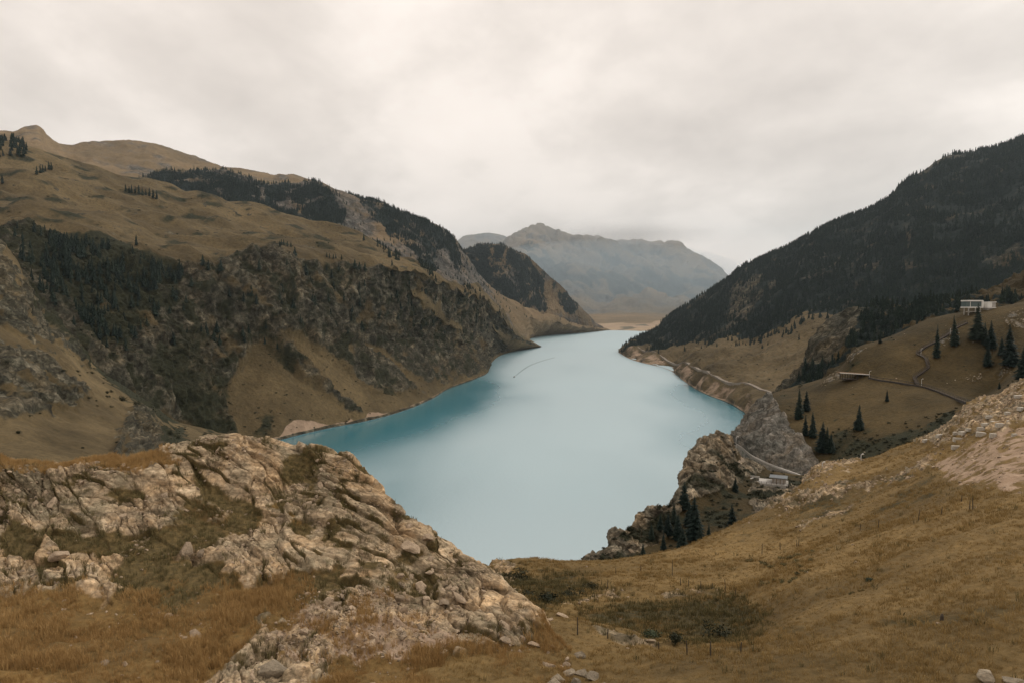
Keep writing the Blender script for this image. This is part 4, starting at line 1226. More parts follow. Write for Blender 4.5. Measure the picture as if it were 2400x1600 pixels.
# the woods too dense and too far to count
R2w = R2.scatter(400, R2.mask[..., 1]**2 * (R2.t < 2.05), r_)
ordr = np.argsort(R2w[:, 1])
for k in ordr[:60]:
    far_tree(R2w[k], r_.uniform(8, 13), 'spruce in the dark belt of trees behind the grassy skyline', 'spruce belt behind the cabin hill')
far_pts = wood_rest + [
                       R1.scatter(15000, np.clip(R1.mask[..., 1], 0, 1)**1.5 * (R1.t < 3.1) * (0.25 + sstep(-0.3, 0.3, fbm(R1.p / 70, 3))), r_),
                       R1.scatter(260, sstep(1.7, 1.95, R1.t) * (R1.t < 2.1) * (1 - R1.mask[..., 1]), r_),
                       L2.scatter(5200, L2.mask[..., 1]**1.3 * (L2.t < 2.1) * (0.3 + sstep(-0.3, 0.3, fbm(L2.p / 90, 3))), r_),
                       L2.scatter(500, np.clip(L2.mask[..., 0], 0, 1) * (L2.t < 2.05) * (L2.t > 0.6), r_),
                       L2B.scatter(3200, L2B.mask[..., 1]**1.3 * (L2B.t < 2.1), r_)]
far_pts = np.concatenate(far_pts)
hs = r_.uniform(11, 23, len(far_pts))
far_pts = np.concatenate([far_pts, R2w[ordr[60:]]]); hs = np.concatenate([hs, r_.uniform(7, 13, len(ordr) - 60)])
sc3 = np.stack([hs * r_.uniform(0.85, 1.35, len(hs)), hs * 1.1, hs], 1); sc3[:, 1] = sc3[:, 0]
scatter_gn('spruce_forest', far_pts - np.array((0, 0, 0.8)), sc3, FAR, label='dense dark spruce forest on the mountain slopes', cat='forest')

# scrub on the left cliffs and gullies
sp_ = L1.scatter(2600, np.clip(L1.mask[..., 1], 0, 1)**1.5 * (1 - upper) * (L1.t > 0.05), r_)
sp2 = L1.scatter(500, upper * np.clip(L1.mask[..., 1] - 0.3, 0, 1), r_)
sp3 = R1.scatter(500, (1 - R1.mask[..., 1]) * (R1.t > 0.3) * (R1.t < 2), r_)
sp4 = L1.scatter(260, fan, r_)
sp_ = np.concatenate([sp_, sp2, sp3, sp4])
small_bush = [bush_mesh(90 + k, m_shrub, 110, 0.17) for k in range(4)]
ss = r_.uniform(0.8, 2.6, len(sp_))
scatter_gn('scrub', sp_, np.stack([ss * 1.3, ss * 1.3, ss], 1), small_bush, label='low dark scrub on the cliffs and gullies', cat='scrub')
sp_ = np.concatenate([FS.scatter(500, np.clip(FS.mask[..., 1], 0, 1)**1.5 * (FS.t > 0.5), r_), PR.scatter(420, np.clip(PR.mask[..., 1], 0, 1)**1.5 * (PR.t < 3), r_),
                      R3.scatter(420, np.clip(R3.mask[..., 1], 0, 1)**1.5 * (R3.t < 3), r_), R2.scatter(250, R2.t < 2, r_)])
ss = r_.uniform(0.25, 0.9, len(sp_))
scatter_gn('undergrowth', sp_, np.stack([ss * 1.3, ss * 1.3, ss], 1), small_bush, label='low dark undergrowth on the near slopes', cat='scrub')
# single bushes one can count on the near left slope
for a, s_ in [((185, 870), 7), ((215, 872), 7), ((250, 918), 7), ((262, 918), 6), ((253, 930), 7), ((285, 935), 12), ((318, 946), 9), ((210, 933), 6), ((229, 938), 4), ((262, 953), 5), ((228, 950), 4), ((85, 957), 4), ((94, 966), 4), ((70, 975), 5), ((45, 1015), 9), ((198, 1045), 5), ((410, 1003), 3), ((433, 1003), 4), ((485, 1018), 11), ((190, 880), 5), ((20, 850), 9), ((145, 870), 6), ((400, 1015), 10), ((420, 1025), 9)]:
    p = FS.at(*a); bush(p, s_ * p[1] / F, 'small round dark bush dotted on the tawny near left slope', 'bushes on the near left slope')

# bushes in the meadow
for px_, py_, s_, wd_, gr_, lab in [
        (1213, 1358, 34, 1.0, False, 'big dark bush at the far lip of the meadow by the outcrop'),
        (1530, 1492, 26, 1.5, True, 'wide green juniper bush in the hollow behind the fence posts'),
        (1585, 1500, 24, 1.2, False, 'dark bush touching the green juniper on its right'),
        (1690, 1490, 34, 1.15, False, 'dark bush in the right end of the hollow'),
        (1290, 1405, 26, 1.5, False, 'dark scrubby bush on the shaded bank below the far lip'),
        (1385, 1375, 18, 1.0, False, 'small dark bush at the right end of the shaded bank'),
        (1240, 1395, 24, 1.2, False, 'dark bush on the shaded bank just right of the outcrop'),
        (1340, 1395, 20, 1.3, False, 'low dark bush in the middle of the shaded bank'),
        (2040, 1358, 12, 1.5, True, 'lone low green shrub in the middle of the right meadow')]:
    p = MG.at(px_, py_); bush(p, s_ * p[1] / F, lab, None, gr_, wd_)
for a in [(1990, 1388), (2000, 1386), (2015, 1383), (2022, 1380)]:
    p = MG.at(*a); bush(p, 5 * p[1] / F, 'tiny green shrub in the thin line below the lone meadow shrub', 'thin line of tiny shrubs', True, fol=BUSHT)
for a in [(1785, 1366), (1800, 1364), (1815, 1360), (1832, 1361), (1850, 1360), (1862, 1353), (1872, 1345), (1885, 1340), (1895, 1335), (1840, 1306), (1855, 1304), (1870, 1300), (1880, 1325), (1900, 1312), (1785, 1318), (1795, 1322), (1808, 1325), (1760, 1312), (1838, 1322), (1865, 1314), (1905, 1290), (1888, 1292)]:
    p = MG.at(*a); bush(p, r_.uniform(6, 9) * p[1] / F, 'olive tussock shrub in the scattered patch right of the crag', 'scattered tussock shrubs', True, 1.3, fol=BUSHT)

# ------------------------------------------------------------------ grass
TUFT = [tuft_mesh(200 + k, m_straw) for k in range(6)]
TUFT2 = [tuft_mesh(210 + k, m_straw2, 22, 0.75, 0.03) for k in range(5)]
TUFTG = [tuft_mesh(220 + k, m_tuft_g, 14, 0.35, 0.02) for k in range(4)]
o_all = np.clip(o_grass * 1.0, 0, 1)
wt = o_all * sstep(1.15, 1.4, OC.t) * (OC.t < 4.7) * (0.15 + sstep(-0.25, 0.3, fbm(OC.p / 1.8, 3)))
g1 = OC.scatter(15000, wt, r_)
s1 = r_.uniform(0.13, 0.36, len(g1)) * (0.55 + 0.7 * sstep(-0.3, 0.3, fbm(g1 / 2.2 + 4, 2)))
g2 = OC.scatter(5000, o_all * (OC.t > 4.9) * (OC.t < 6.2), r_)
s2 = r_.uniform(0.10, 0.28, len(g2))
g3 = OC.scatter(3500, (0.25 * o_turf + 0.5 * OC.mask[..., 1] * hard) * (OC.t > 1.2) * (OC.t < 6), r_)
s3 = r_.uniform(0.12, 0.3, len(g3))
gg = np.concatenate([g1, g2]); gs = np.concatenate([s1, s2])
scatter_gn('dry_grass', gg, np.stack([gs * 1.1, gs * 1.1, gs], 1), TUFT, label='tall dry orange grass round the rock outcrop', cat='grass')
scatter_gn('turf_tufts', g3, np.stack([s3 * 1.4, s3 * 1.4, s3], 1), TUFTG, label='short olive turf tufts in the pockets of the outcrop', cat='grass')
wt = (1 - np.clip(g_rock * 1.1 + scree, 0, 1)) * (MG.t > 1.4) * (MG.t < 7.1) / (MG.p[..., 1] / 20.0)**1.1
g4 = MG.scatter(26000, wt, r_)
s4 = r_.uniform(0.05, 0.14, len(g4)) * (0.6 + 0.8 * sstep(-0.2, 0.3, fbm(g4 / 5, 3))) * np.clip(g4[:, 1] / 30, 1, 1.8)
scatter_gn('meadow_grass', g4, np.stack([s4 * 1.5, s4 * 1.5, s4], 1), TUFT2, label='short dry grass over the whole right meadow', cat='grass')
wt = (bowl + 0.02) * (MG.t > 2) * (MG.t < 6.8) * (1 - scree) / (MG.p[..., 1] / 20.0)
g5 = MG.scatter(3500, wt, r_)
s5 = r_.uniform(0.10, 0.30, len(g5)) * np.clip(g5[:, 1] / 30, 1, 1.8)
scatter_gn('olive_tufts', g5, np.stack([s5 * 1.5, s5 * 1.5, s5], 1), TUFTG, label='olive weeds in the hollow of the meadow', cat='grass')

# ------------------------------------------------------------------ stones
def stone_mat(name, c1, c2, c3):
    m, nd, lk, b = new_mat(name)
    oi = N(nd, 'ShaderNodeObjectInfo').outputs['Random']
    pos = N(nd, 'ShaderNodeNewGeometry').outputs['Position']
    nz = noise(nd, lk, pos, 2.2, 7, 0.7)
    nf = noise(nd, lk, pos, 14.0, 4, 0.7)
    f = mth(nd, lk, 'MULTIPLY_ADD', oi, 0.35, mth(nd, lk, 'MULTIPLY', nz, 0.75))
    c = ramp(nd, lk, f, [(0.25, c1), (0.5, c2), (0.8, c3)])
    c = mix(nd, lk, 0.7, c, ramp(nd, lk, nf, [(0.3, (0.45, 0.45, 0.42)), (0.5, (1, 1, 1)), (0.7, (1.25, 1.2, 1.15))]), 'MULTIPLY')
    lk.new(c, b.inputs['Base Color'])
    bp_ = N(nd, 'ShaderNodeBump', i_Strength=0.7, i_Distance=0.06)
    lk.new(mth(nd, lk, 'ADD', nz, mth(nd, lk, 'MULTIPLY', nf, 0.4)), bp_.inputs['Height'])
    lk.new(bp_.outputs[0], b.inputs['Normal'])
    return m


m_st = stone_mat('tan_stone', (0.13, 0.105, 0.075), (0.28, 0.215, 0.15), (0.40, 0.31, 0.22))
m_sg = stone_mat('grey_stone', (0.10, 0.085, 0.063), (0.205, 0.172, 0.126), (0.32, 0.27, 0.198))
ROCK = [rock_mesh(300 + k, m_st, 2, 18, (1, r_.uniform(0.6, 0.95), r_.uniform(0.45, 0.8))) for k in range(9)]
ROCKG = [rock_mesh(320 + k, m_sg, 3, 14, (1, r_.uniform(0.65, 0.95), r_.uniform(0.55, 0.85))) for k in range(5)]
ROCKB = [rock_mesh(340 + k, m_st, 3, 24, (1, r_.uniform(0.6, 0.9), r_.uniform(0.5, 0.8))) for k in range(6)]
# stones one can pick out on the outcrop: pieces of the outcrop
wt = (o_scree * 1.2 + 0.5 * hard * (brk > 0.7) + 0.12 * o_grass) * (OC.t > 1.3) * (OC.t < 6.0)
sp_ = OC.scatter(230, wt, r_)
sp_ = np.concatenate([sp_, OC.scatter(50, region(OC.px, OC.py, [[(860, 1330), (1060, 1290), (1160, 1400), (1000, 1420)], [(1200, 1440), (1340, 1500), (1330, 1560), (1220, 1540)]], 8) * (OC.t < 6), r_)])
for k, p in enumerate(sp_):
    o = obj('stone', ROCK[k % len(ROCK)], OC.obj)
    s_ = r_.uniform(0.10, 0.34) * (1.0 if r_.random() < 0.85 else 1.7)
    o.location = p - np.array((0, 0, 0.12 * s_))
    o.scale = (s_, s_, s_)
    o.rotation_euler = (r_.normal(0, 0.35), r_.normal(0.3, 0.3), r_.uniform(0, 6.28))
sp_ = np.concatenate([OC.scatter(3200, (o_scree * 1.0 + 0.16 * hard * brk + 0.04 * o_grass) * (OC.t > 1.2) * (OC.t < 6.0), r_), MG.scatter(2600, (g_rock * 1.0 + 0.5 * scree + 0.012) * (MG.t > 1.5) * (MG.t < 7), r_)])
ss = r_.uniform(0.03, 0.10, len(sp_)) * np.clip(sp_[:, 1] / 26, 1, 3.2)
rt_ = np.stack([r_.normal(0, 0.4, len(ss)), r_.normal(0, 0.4, len(ss)), r_.uniform(0, 6.28, len(ss))], 1)
scatter_gn('rubble', sp_, ss, [rock_mesh(360 + k, m_st, 1, 8) for k in range(5)], rot=rt_, label='small pale rubble strewn over outcrop and meadow', cat='rubble')

sp_ = np.concatenate([R3.scatter(420, outc * (R3.t > 0.3) * (R3.t < 3.02), r_), R3.scatter(60, (R3.t > 0.5) * (R3.t < 3.0), r_)])
ss = r_.uniform(0.15, 0.75, len(sp_))**1.3
rt_ = np.stack([r_.normal(0, 0.4, len(ss)), r_.normal(0, 0.4, len(ss)), r_.uniform(0, 6.28, len(ss))], 1)
scatter_gn('hill_rubble', sp_, ss, [rock_mesh(380 + k, m_sg, 2, 9) for k in range(5)], rot=rt_, label='pale stones strewn over the hill below the cabins', cat='rubble')

def boulder(L_, px_, py_, wpx, lab, grey=False, tilt=(0, 0), sc=(1, 1, 1), seed=0, grp=None, rz=None):
    p = L_.at(px_, py_)
    s_ = wpx * 0.5 * p[1] / F
    o = obj('boulder', (ROCKG if grey else ROCKB)[seed % (5 if grey else 6)])
    o.location = p + np.array((0, 0, 0.22 * s_))
    o.scale = (s_ * sc[0], s_ * sc[1], s_ * sc[2])
    o.rotation_euler = (tilt[0], tilt[1], rz if rz is not None else r_.uniform(-0.5, 0.5))
    return tag(o, lab, 'boulder', grp)

boulder(MG, 1357, 1540, 38, 'rounded grey boulder alone in the orange grass below the outcrop', True, seed=1, sc=(1, 1, 1.35))
boulder(MG, 1513, 1612, 36, 'grey boulder cut off by the bottom edge right of centre', True, seed=2, sc=(1, 1, 1.2))
for k, (a, b_, w_) in enumerate([(1310, 1592, 40), (1335, 1580, 42), (1368, 1580, 48), (1395, 1592, 40), (1350, 1605, 46), (1300, 1610, 44), (1412, 1606, 34), (1380, 1612, 40)]):
    boulder(MG, a, b_, w_, 'lumpy grey boulder in the heap at the bottom edge right of the outcrop', True, seed=k, grp='heap of grey boulders', sc=(1, 1, 1.1))
boulder(OC, 640, 1575, 88, 'large grey lichened boulder at the bottom left of centre', True, seed=0, sc=(1.1, 1, 0.8))
boulder(OC, 1002, 1262, 46, 'angular boulder perched on the skyline of the outcrop', seed=1, sc=(1, 1, 1.1))
boulder(OC, 960, 1285, 70, 'broad flat boulder split by a crack below the perched one', seed=2, sc=(1.3, 1, 0.6), tilt=(0.2, 0.15))
boulder(OC, 940, 1352, 40, 'egg shaped pale boulder, left of the group of pale boulders', seed=3, sc=(0.9, 0.9, 1.0))
boulder(OC, 985, 1375, 46, 'tall pale boulder in the middle of the pale group', seed=4, sc=(0.8, 0.9, 1.4), tilt=(0, 0.3))
boulder(OC, 932, 1400, 38, 'pale boulder lowest of the pale group', seed=5, sc=(0.9, 0.9, 1.2))
boulder(OC, 1005, 1345, 34, 'pale boulder under the grass fringe, uppermost of the pale group', seed=0, sc=(1, 1, 0.9))
boulder(OC, 1075, 1412, 78, 'long leaning slab standing out of the lower outcrop', seed=2, sc=(0.42, 0.6, 1.15), tilt=(0.0, -0.75))
boulder(OC, 1040, 1415, 46, 'blocky pale boulder left of the leaning slab', seed=1, sc=(1, 1, 0.9))
boulder(OC, 1180, 1500, 40, 'yellowish flat boulder at the lower right end of the outcrop', seed=4, sc=(1.1, 1, 0.6), tilt=(0.1, 0.3))
boulder(OC, 1250, 1510, 44, 'flat pale boulder at the right tip of the outcrop', seed=3, sc=(1.2, 1, 0.6), tilt=(0.1, 0.3))
boulder(OC, 1305, 1440, 26, 'small pale boulder on the ridge end above the fence', seed=0, sc=(1.4, 1, 0.7))
boulder(OC, 135, 1310, 70, 'rounded brown boulder in the left part of the outcrop', seed=3, sc=(1.1, 1, 0.9))
boulder(MG, 2310, 1590, 70, 'low grey rock poking out of the grass near the bottom right corner', True, seed=4, sc=(1.3, 1, 0.7))
boulder(MG, 2380, 1600, 60, 'grey rock in the bottom right corner of the meadow', True, seed=1, sc=(1.3, 1, 0.6))
boulder(MG, 1525, 1500, 32, 'pale flat stone behind the fence at the edge of the hollow', seed=3, sc=(1.3, 1, 0.5))
boulder(MG, 1315, 1440, 34, 'pale slab at the mouth of the hollow near the outcrop', seed=5, sc=(1.4, 1, 0.5), tilt=(0, 0.3))
boulder(MG, 2195, 1458, 14, 'pale stone beside the dark stump in the meadow', seed=1, sc=(1.4, 1, 0.6))
boulder(R3, 2100, 886, 8, 'white boulder on the hill just above the long boardwalk', seed=2)
boulder(PR, 1478, 1290, 22, 'pale fallen slab lying on the low crag above the water', seed=4, sc=(1.2, 0.8, 0.7), tilt=(0.2, 0.5))

# ------------------------------------------------------------------ man-made things
m_wood = plain_mat('weathered_wood', (0.045, 0.036, 0.028), (0.09, 0.072, 0.055), 6, 0.9)
m_plank = plain_mat('boardwalk_wood', (0.035, 0.027, 0.019), (0.06, 0.045, 0.032), 2, 0.85)
m_rail = plain_mat('dark_railing', (0.03, 0.027, 0.024), (0.05, 0.045, 0.04), 2, 0.7)
m_white = plain_mat('white_panel', (0.62, 0.60, 0.56), (0.72, 0.70, 0.66), 0.8, 0.5, 0.4)
m_conc = plain_mat('concrete', (0.30, 0.28, 0.25), (0.42, 0.40, 0.36), 1.2, 0.9)
m_block = plain_mat('pale_block_stone', (0.34, 0.31, 0.26), (0.50, 0.46, 0.39), 2.0, 0.9, 0.2, 0.3)
m_pave = plain_mat('pale_paving', (0.38, 0.36, 0.33), (0.48, 0.46, 0.42), 1.5, 0.85)
m_wallstone = plain_mat('stone_parapet', (0.13, 0.12, 0.10), (0.22, 0.20, 0.17), 1.0, 0.9)
m_asph = plain_mat('asphalt', (0.11, 0.105, 0.10), (0.16, 0.15, 0.14), 0.5, 0.9, obj_coords=False)
m_dirt = plain_mat('gravel_road', (0.17, 0.145, 0.115), (0.25, 0.215, 0.175), 0.06, 0.95, obj_coords=False)
m_roof = plain_mat('grey_roof', (0.10, 0.115, 0.125), (0.16, 0.175, 0.18), 1.0, 0.6)
m_timber = plain_mat('timber', (0.12, 0.075, 0.04), (0.2, 0.13, 0.075), 3.0, 0.85)
m_steel = plain_mat('pale_steel', (0.5, 0.5, 0.48), (0.6, 0.6, 0.58), 3.0, 0.45, 0.5)
m_glass, nd, lk, b = new_mat('window_glass')
b.inputs['Base Color'].default_value = (0.10, 0.13, 0.13, 1)
b.inputs['Roughness'].default_value = 0.08
b.inputs['Specular IOR Level'].default_value = 0.6
b.inputs['IOR'].default_value = 1.6

# fences
def fence(name, L_, posts, lab, hpx=None):
    e_ = bpy.data.objects.new(name, None); COL.objects.link(e_)
    base = L_.at(posts[0][0], posts[0][1]); e_.location = base
    for px_, py_, hp in posts:
        p = L_.at(px_, py_); h_ = hp * p[1] / F
        b_ = Box()
        lx_, ly_ = r_.normal(0, 0.04, 2)
        rad = 0.022 + 0.00017 * p[1]
        b_.tube((0, 0, -0.3), (lx_ * 0.5, ly_ * 0.5, h_ * 0.55), rad * 1.1, rad, 6)
        b_.tube((lx_ * 0.5, ly_ * 0.5, h_ * 0.53), (lx_ * 1.3, ly_, h_), rad, rad * 0.75, 6)
        b_.build('post', m_wood, e_, p - base)
    tag(e_, lab, 'fence')

fence('fence', MG, [(1353, 1484, 44), (1424, 1494, 26), (1545, 1524, 24), (1610, 1530, 34), (1665, 1538, 38), (1733, 1528, 28)], 'nearest line of thin wooden fence posts along the edge of the hollow')
fence('fence', MG, [(1427, 1378, 22), (1443, 1342, 16), (1503, 1334, 16), (1575, 1345, 38), (1597, 1370, 18), (1615, 1372, 16), (1644, 1377, 18), (1669, 1382, 18), (1699, 1386, 34), (1723, 1397, 22)], 'middle line of thin fence posts crossing the far side of the hollow')
fence('fence', MG, [(1786, 1294, 26), (1827, 1286, 18), (1868, 1277, 16), (1872, 1277, 20), (1968, 1250, 16), (2015, 1240, 18), (2056, 1237, 24), (2149, 1220, 26), (2206, 1203, 20), (2252, 1172, 16), (2272, 1194, 26), (2278, 1191, 28)], 'upper line of thin fence posts climbing the right meadow')
p = MG.at(2207, 1452)
b_ = Box(); b_.tube((0, 0, -0.2), (0.02, 0, 0.17), 0.07, 0.055, 9); b_.tube((0.02, 0, 0.16), (0.03, 0.01, 0.24), 0.055, 0.02, 9)
tag(b_.build('stump', m_wood, None, p), 'short dark stump in the lower right meadow', 'stump')

# pale blocks on the stony slope
blocks = [(2202, 1024, 15, 8), (2170, 1032, 14, 7), (2248, 1034, 21, 10), (2242, 1049, 19, 10), (2261, 1018, 21, 8), (2270, 1009, 15, 7), (2300, 1006, 14, 8), (2297, 1021, 19, 12), (2326, 1021, 16, 11), (2307, 998, 15, 7), (2334, 990, 19, 8), (2342, 1001, 16, 10), (2394, 960, 18, 9), (2387, 931, 17, 7), (2378, 1018, 11, 7), (2240, 1017, 9, 7), (2318, 978, 13, 7), (2362, 968, 12, 7)]
bxm = []
for k in range(3):
    bb = Box(); bb.box((0, 0, 0.25), (1, 0.8, 1.0), bev=0.05)
    o = bb.build('stone_block', m_block); bxm.append(o.data); bpy.data.objects.remove(o)
for k, (px_, py_, w_, h_) in enumerate(blocks + [(2371, 996, 18, 14)]):
    p = MG.at(px_, py_)
    o = obj('stone_block', bxm[k % 3])
    u_ = p[1] / F
    o.location = p; o.scale = (w_ * u_, w_ * u_ * 0.8, h_ * u_)
    o.rotation_euler = (r_.normal(0, 0.04), r_.normal(0, 0.06), r_.normal(0, 0.25))
    if k == len(blocks): tag(o, 'largest square white block near the right edge of the stony slope', 'block', 'pale blocks on the stony slope')
    else: tag(o, 'pale squared block lying among others on the stony slope at right', 'block', 'pale blocks on the stony slope')

# cabins on the hill
def cabin(px_, py_, wpx, hpx, lab, big):
    p = R3.at(px_, py_)
    u_ = p[1] / F
    W, HH, D = wpx * u_, hpx * u_, (5.0 if big else 4.2)
    e_ = bpy.data.objects.new('cabin', None); COL.objects.link(e_)
    e_.location = p; e_.rotation_euler = (0, 0, math.radians(9))
    z0 = 2.6 if big else 0.5
    th = 0.75 if big else 0.45
    b_ = Box(); b_.box((0, 0, z0 + HH - th / 2), (W, D, th), bev=0.2); b_.build('roof', m_white, e_)
    b_ = Box(); b_.box((0, 0, z0 + th * 0.4), (W * 0.997, D, th * 0.8), bev=0.15); b_.build('floor_slab', m_white, e_)
    if big:
        b_ = Box(); b_.box((W / 2 - 0.45, 0, z0 + HH / 2), (0.9, D - 0.01, HH - th * 1.4)); b_.build('end_wall', m_white, e_)
        gz0, gz1 = z0 + th * 0.8, z0 + HH - th
        b_ = Box(); b_.box((0, D / 2 - 0.3, (gz0 + gz1) / 2), (W - 1.9, 0.2, gz1 - gz0)); b_.build('back_wall', m_conc, e_)
        xs = [-W / 2 + 0.25, -W / 2 + 2.5, W / 2 - 0.9]
        for k in range(2):
            b_ = Box(); b_.box(((xs[k] + xs[k + 1]) / 2, -D / 2 + 0.7, (gz0 + gz1) / 2), (xs[k + 1] - xs[k] - 0.02, 0.05, gz1 - gz0)); win = b_.build('window', m_glass, e_)
        b_ = Box(); b_.box((-W / 2 + 2.5, -D / 2 + 0.62, (gz0 + gz1) / 2), (0.22, 0.16, gz1 - gz0)); b_.build('mullion', m_white, win)
        b_ = Box(); b_.box((-W / 2 + 0.25, 0.2, (gz0 + gz1) / 2), (0.05, D - 1.2, gz1 - gz0)); b_.build('window', m_glass, e_)
        b_ = Box(); b_.box((-0.2 * W, -D / 2 - 0.9, z0 - 2.1), (W * 0.72, 2.6, 0.2)); dk = b_.build('deck', m_conc, e_)
        for k in range(5):
            b_ = Box(); b_.box((-0.2 * W, -D / 2 - 2.15, z0 - 1.85 + 0.3 * k), (W * 0.72, 0.06, 0.07)); b_.build('deck_rail', m_rail, dk)
        for k in range(4):
            b_ = Box(); b_.box((-0.55 * W + k * W * 0.235, -D / 2 - 2.15, z0 - 1.4), (0.1, 0.1, 1.3)); b_.build('rail_post', m_rail, dk)
        for x_, y_ in ((-0.42 * W, -1.5), (-0.42 * W, 1.5), (0.0, -1.5), (0.3 * W, -1.5), (-0.1 * W, 1.5)):
            b_ = Box(); b_.box((x_, y_ - 1.0, z0 - 3.2), (0.35, 0.35, 6.4)); b_.build('stilt', m_conc, e_)
    else:
        b_ = Box(); b_.box((-W * 0.22, 0, z0 + HH / 2), (W * 0.52, D * 0.94, HH - th * 1.4), bev=0.25); b_.build('wall', m_white, e_)
        b_ = Box(); b_.box((W * 0.26, 0.2, z0 + HH / 2), (W * 0.40, D * 0.8, HH - th * 1.5)); b_.build('wall', m_conc, e_)
        b_ = Box(); b_.box((W * 0.26, -D * 0.2 - 0.06, z0 + HH / 2), (W * 0.3, 0.06, HH * 0.5)); b_.build('window', m_glass, e_)
        b_ = Box(); b_.box((0, 0, z0 - 0.7), (W * 0.8, D * 0.7, 1.5)); b_.build('plinth', m_conc, e_)
    tag(e_, lab, 'cabin')

cabin(2277, 730, 43, 18, 'large white modular cabin with glass front on stilts at the hilltop', True)
cabin(2317, 722, 25, 15, 'small white cabin right of the large glazed one', False)

# pavilion
p = R3.at(2000, 884)
e_ = bpy.data.objects.new('pavilion', None); COL.objects.link(e_); e_.location = p; e_.rotation_euler = (0, 0, math.radians(-8))
b_ = Box(); b_.box((0, 0, 2.9), (16.5, 5.5, 0.45), ry=math.radians(3), bev=0.1); b_.build('roof', m_timber, e_)
b_ = Box(); b_.box((-0.6, -2.9, 2.95), (15, 0.3, 0.3), ry=math.radians(3)); b_.build('roof_edge', m_white, e_)
for k in range(6):
    for yy in (-2.0, 2.0):
        b_ = Box(); b_.box((-6.5 + 2.6 * k, yy, 1.0), (0.3, 0.3, 3.4)); b_.build('column', m_rail, e_)
b_ = Box(); b_.box((1, 0, -0.2), (14, 5.0, 0.5)); b_.build('deck', m_plank, e_)
tag(e_, 'long low pavilion with flat roof at the end of the boardwalk', 'pavilion')

# boardwalks
def path_pts(L_, pix, step=2.0):
    P3 = np.array([L_.at(a, b_) for a, b_ in pix])
    dd = np.concatenate([[0], np.cumsum(np.linalg.norm(np.diff(P3[:, :2], axis=0), axis=1))])
    n = max(2, int(dd[-1] / step))
    t_ = np.linspace(0, dd[-1], n)
    return np.stack([np.interp(t_, dd, P3[:, k]) for k in range(3)], 1)


def ribbon(pts_, half, z0, z1, off=0.0):
    """box-section strip along a path"""
    t_ = np.gradient(pts_[:, :2], axis=0); t_ /= np.linalg.norm(t_, axis=1)[:, None] + 1e-9
    nrm = np.stack([t_[:, 1], -t_[:, 0]], 1)
    n = len(pts_)
    a = pts_.copy(); a[:, :2] += nrm * (off - half); c = pts_.copy(); c[:, :2] += nrm * (off + half)
    V = np.concatenate([a + (0, 0, z0), c + (0, 0, z0), c + (0, 0, z1), a + (0, 0, z1)])
    Fc = []
    for k in range(n - 1):
        for s_ in range(4):
            s2_ = (s_ + 1) % 4
            Fc.append((s_ * n + k, s_ * n + k + 1, s2_ * n + k + 1, s2_ * n + k))
    Fc += [(0, n, 2 * n, 3 * n), (n - 1, 4 * n - 1, 3 * n - 1, 2 * n - 1)]
    return V, Fc


def boardwalk(pix, lab, w_=0.75):
    q_ = path_pts(R3, pix)
    e_ = bpy.data.objects.new('boardwalk', None); COL.objects.link(e_); e_.location = q_[0]
    q_ = q_ - q_[0]
    for nm, half, a, c, off, mt in (('deck', w_, 0.35, 0.6, 0, m_plank), ('handrail', 0.06, 1.5, 1.62, w_, m_rail), ('handrail', 0.06, 1.5, 1.62, -w_, m_rail), ('side_beam', 0.08, -0.5, 0.36, w_ * 0.9, m_rail)):
        V, Fc = ribbon(q_, half, a, c, off)
        obj(nm, mesh_np(nm, V, Fc, mt), e_)
    for k in range(0, len(q_), 2):
        for s_ in (-1, 1):
            b_ = Box(); b_.box(tuple(q_[k] + np.array((0, 0, 0.75))), (0.09, 0.09, 1.6)); o = b_.build('rail_post', m_rail, e_)
            j = min(k + 1, len(q_) - 1); t_ = q_[j] - q_[j - 1]; t_ /= np.linalg.norm(t_) + 1e-9
            o.location = (t_[1] * w_ * s_, -t_[0] * w_ * s_, 0)
    tag(e_, lab, 'boardwalk')


boardwalk([(2036, 884), (2065, 889), (2100, 894), (2130, 899), (2170, 906), (2200, 916), (2240, 932), (2290, 953)], 'long dark boardwalk running right from the pavilion across the hill')
boardwalk([(2150, 901), (2139, 884), (2150, 878), (2175, 860), (2168, 840), (2146, 829), (2164, 815), (2187, 804), (2215, 786), (2240, 768), (2264, 758)], 'zigzag wooden steps climbing from the boardwalk to the cabins')

# lamps
def lamp(L_, px_, py_, hpx, lab, grp=None, arm=0.8):
    p = L_.at(px_, py_); h_ = hpx * p[1] / F
    e_ = bpy.data.objects.new('lamp_post', None); COL.objects.link(e_); e_.location = p
    b_ = Box(); b_.tube((0, 0, -0.3), (0, 0, h_), 0.10, 0.07, 8); b_.build('pole', m_steel, e_)
    b_ = Box(); b_.tube((0, 0, h_ - 0.05), (arm * 0.6, 0, h_ + 0.12), 0.05, 0.05, 6); b_.box((arm * 0.8, 0, h_ + 0.12), (arm * 0.7, 0.3, 0.16), bev=0.03); b_.build('lamp_head', m_white, e_)
    tag(e_, lab, 'lamp', grp)

lamp(PR, 1727, 1046, 26, 'white street lamp beside the road bend behind the crag tower')
lamp(R3, 2158, 830, 16, 'white lamp post at the middle bend of the zigzag steps')
lamp(R3, 2159, 900, 15, 'white lamp post where the zigzag steps leave the boardwalk')
lamp(R3, 2226, 782, 14, 'white lamp post by the upper zigzag steps')
lamp(R3, 2036, 882, 15, 'white lamp post at the right end of the pavilion')
lamp(MG, 2018, 1078, 13, 'short white lamp on the rocky skyline below the lone spruce', arm=0.4)
lamp(MG, 1931, 1092, 9, 'short white lamp on the skyline at the foot of the road cut', arm=0.4)

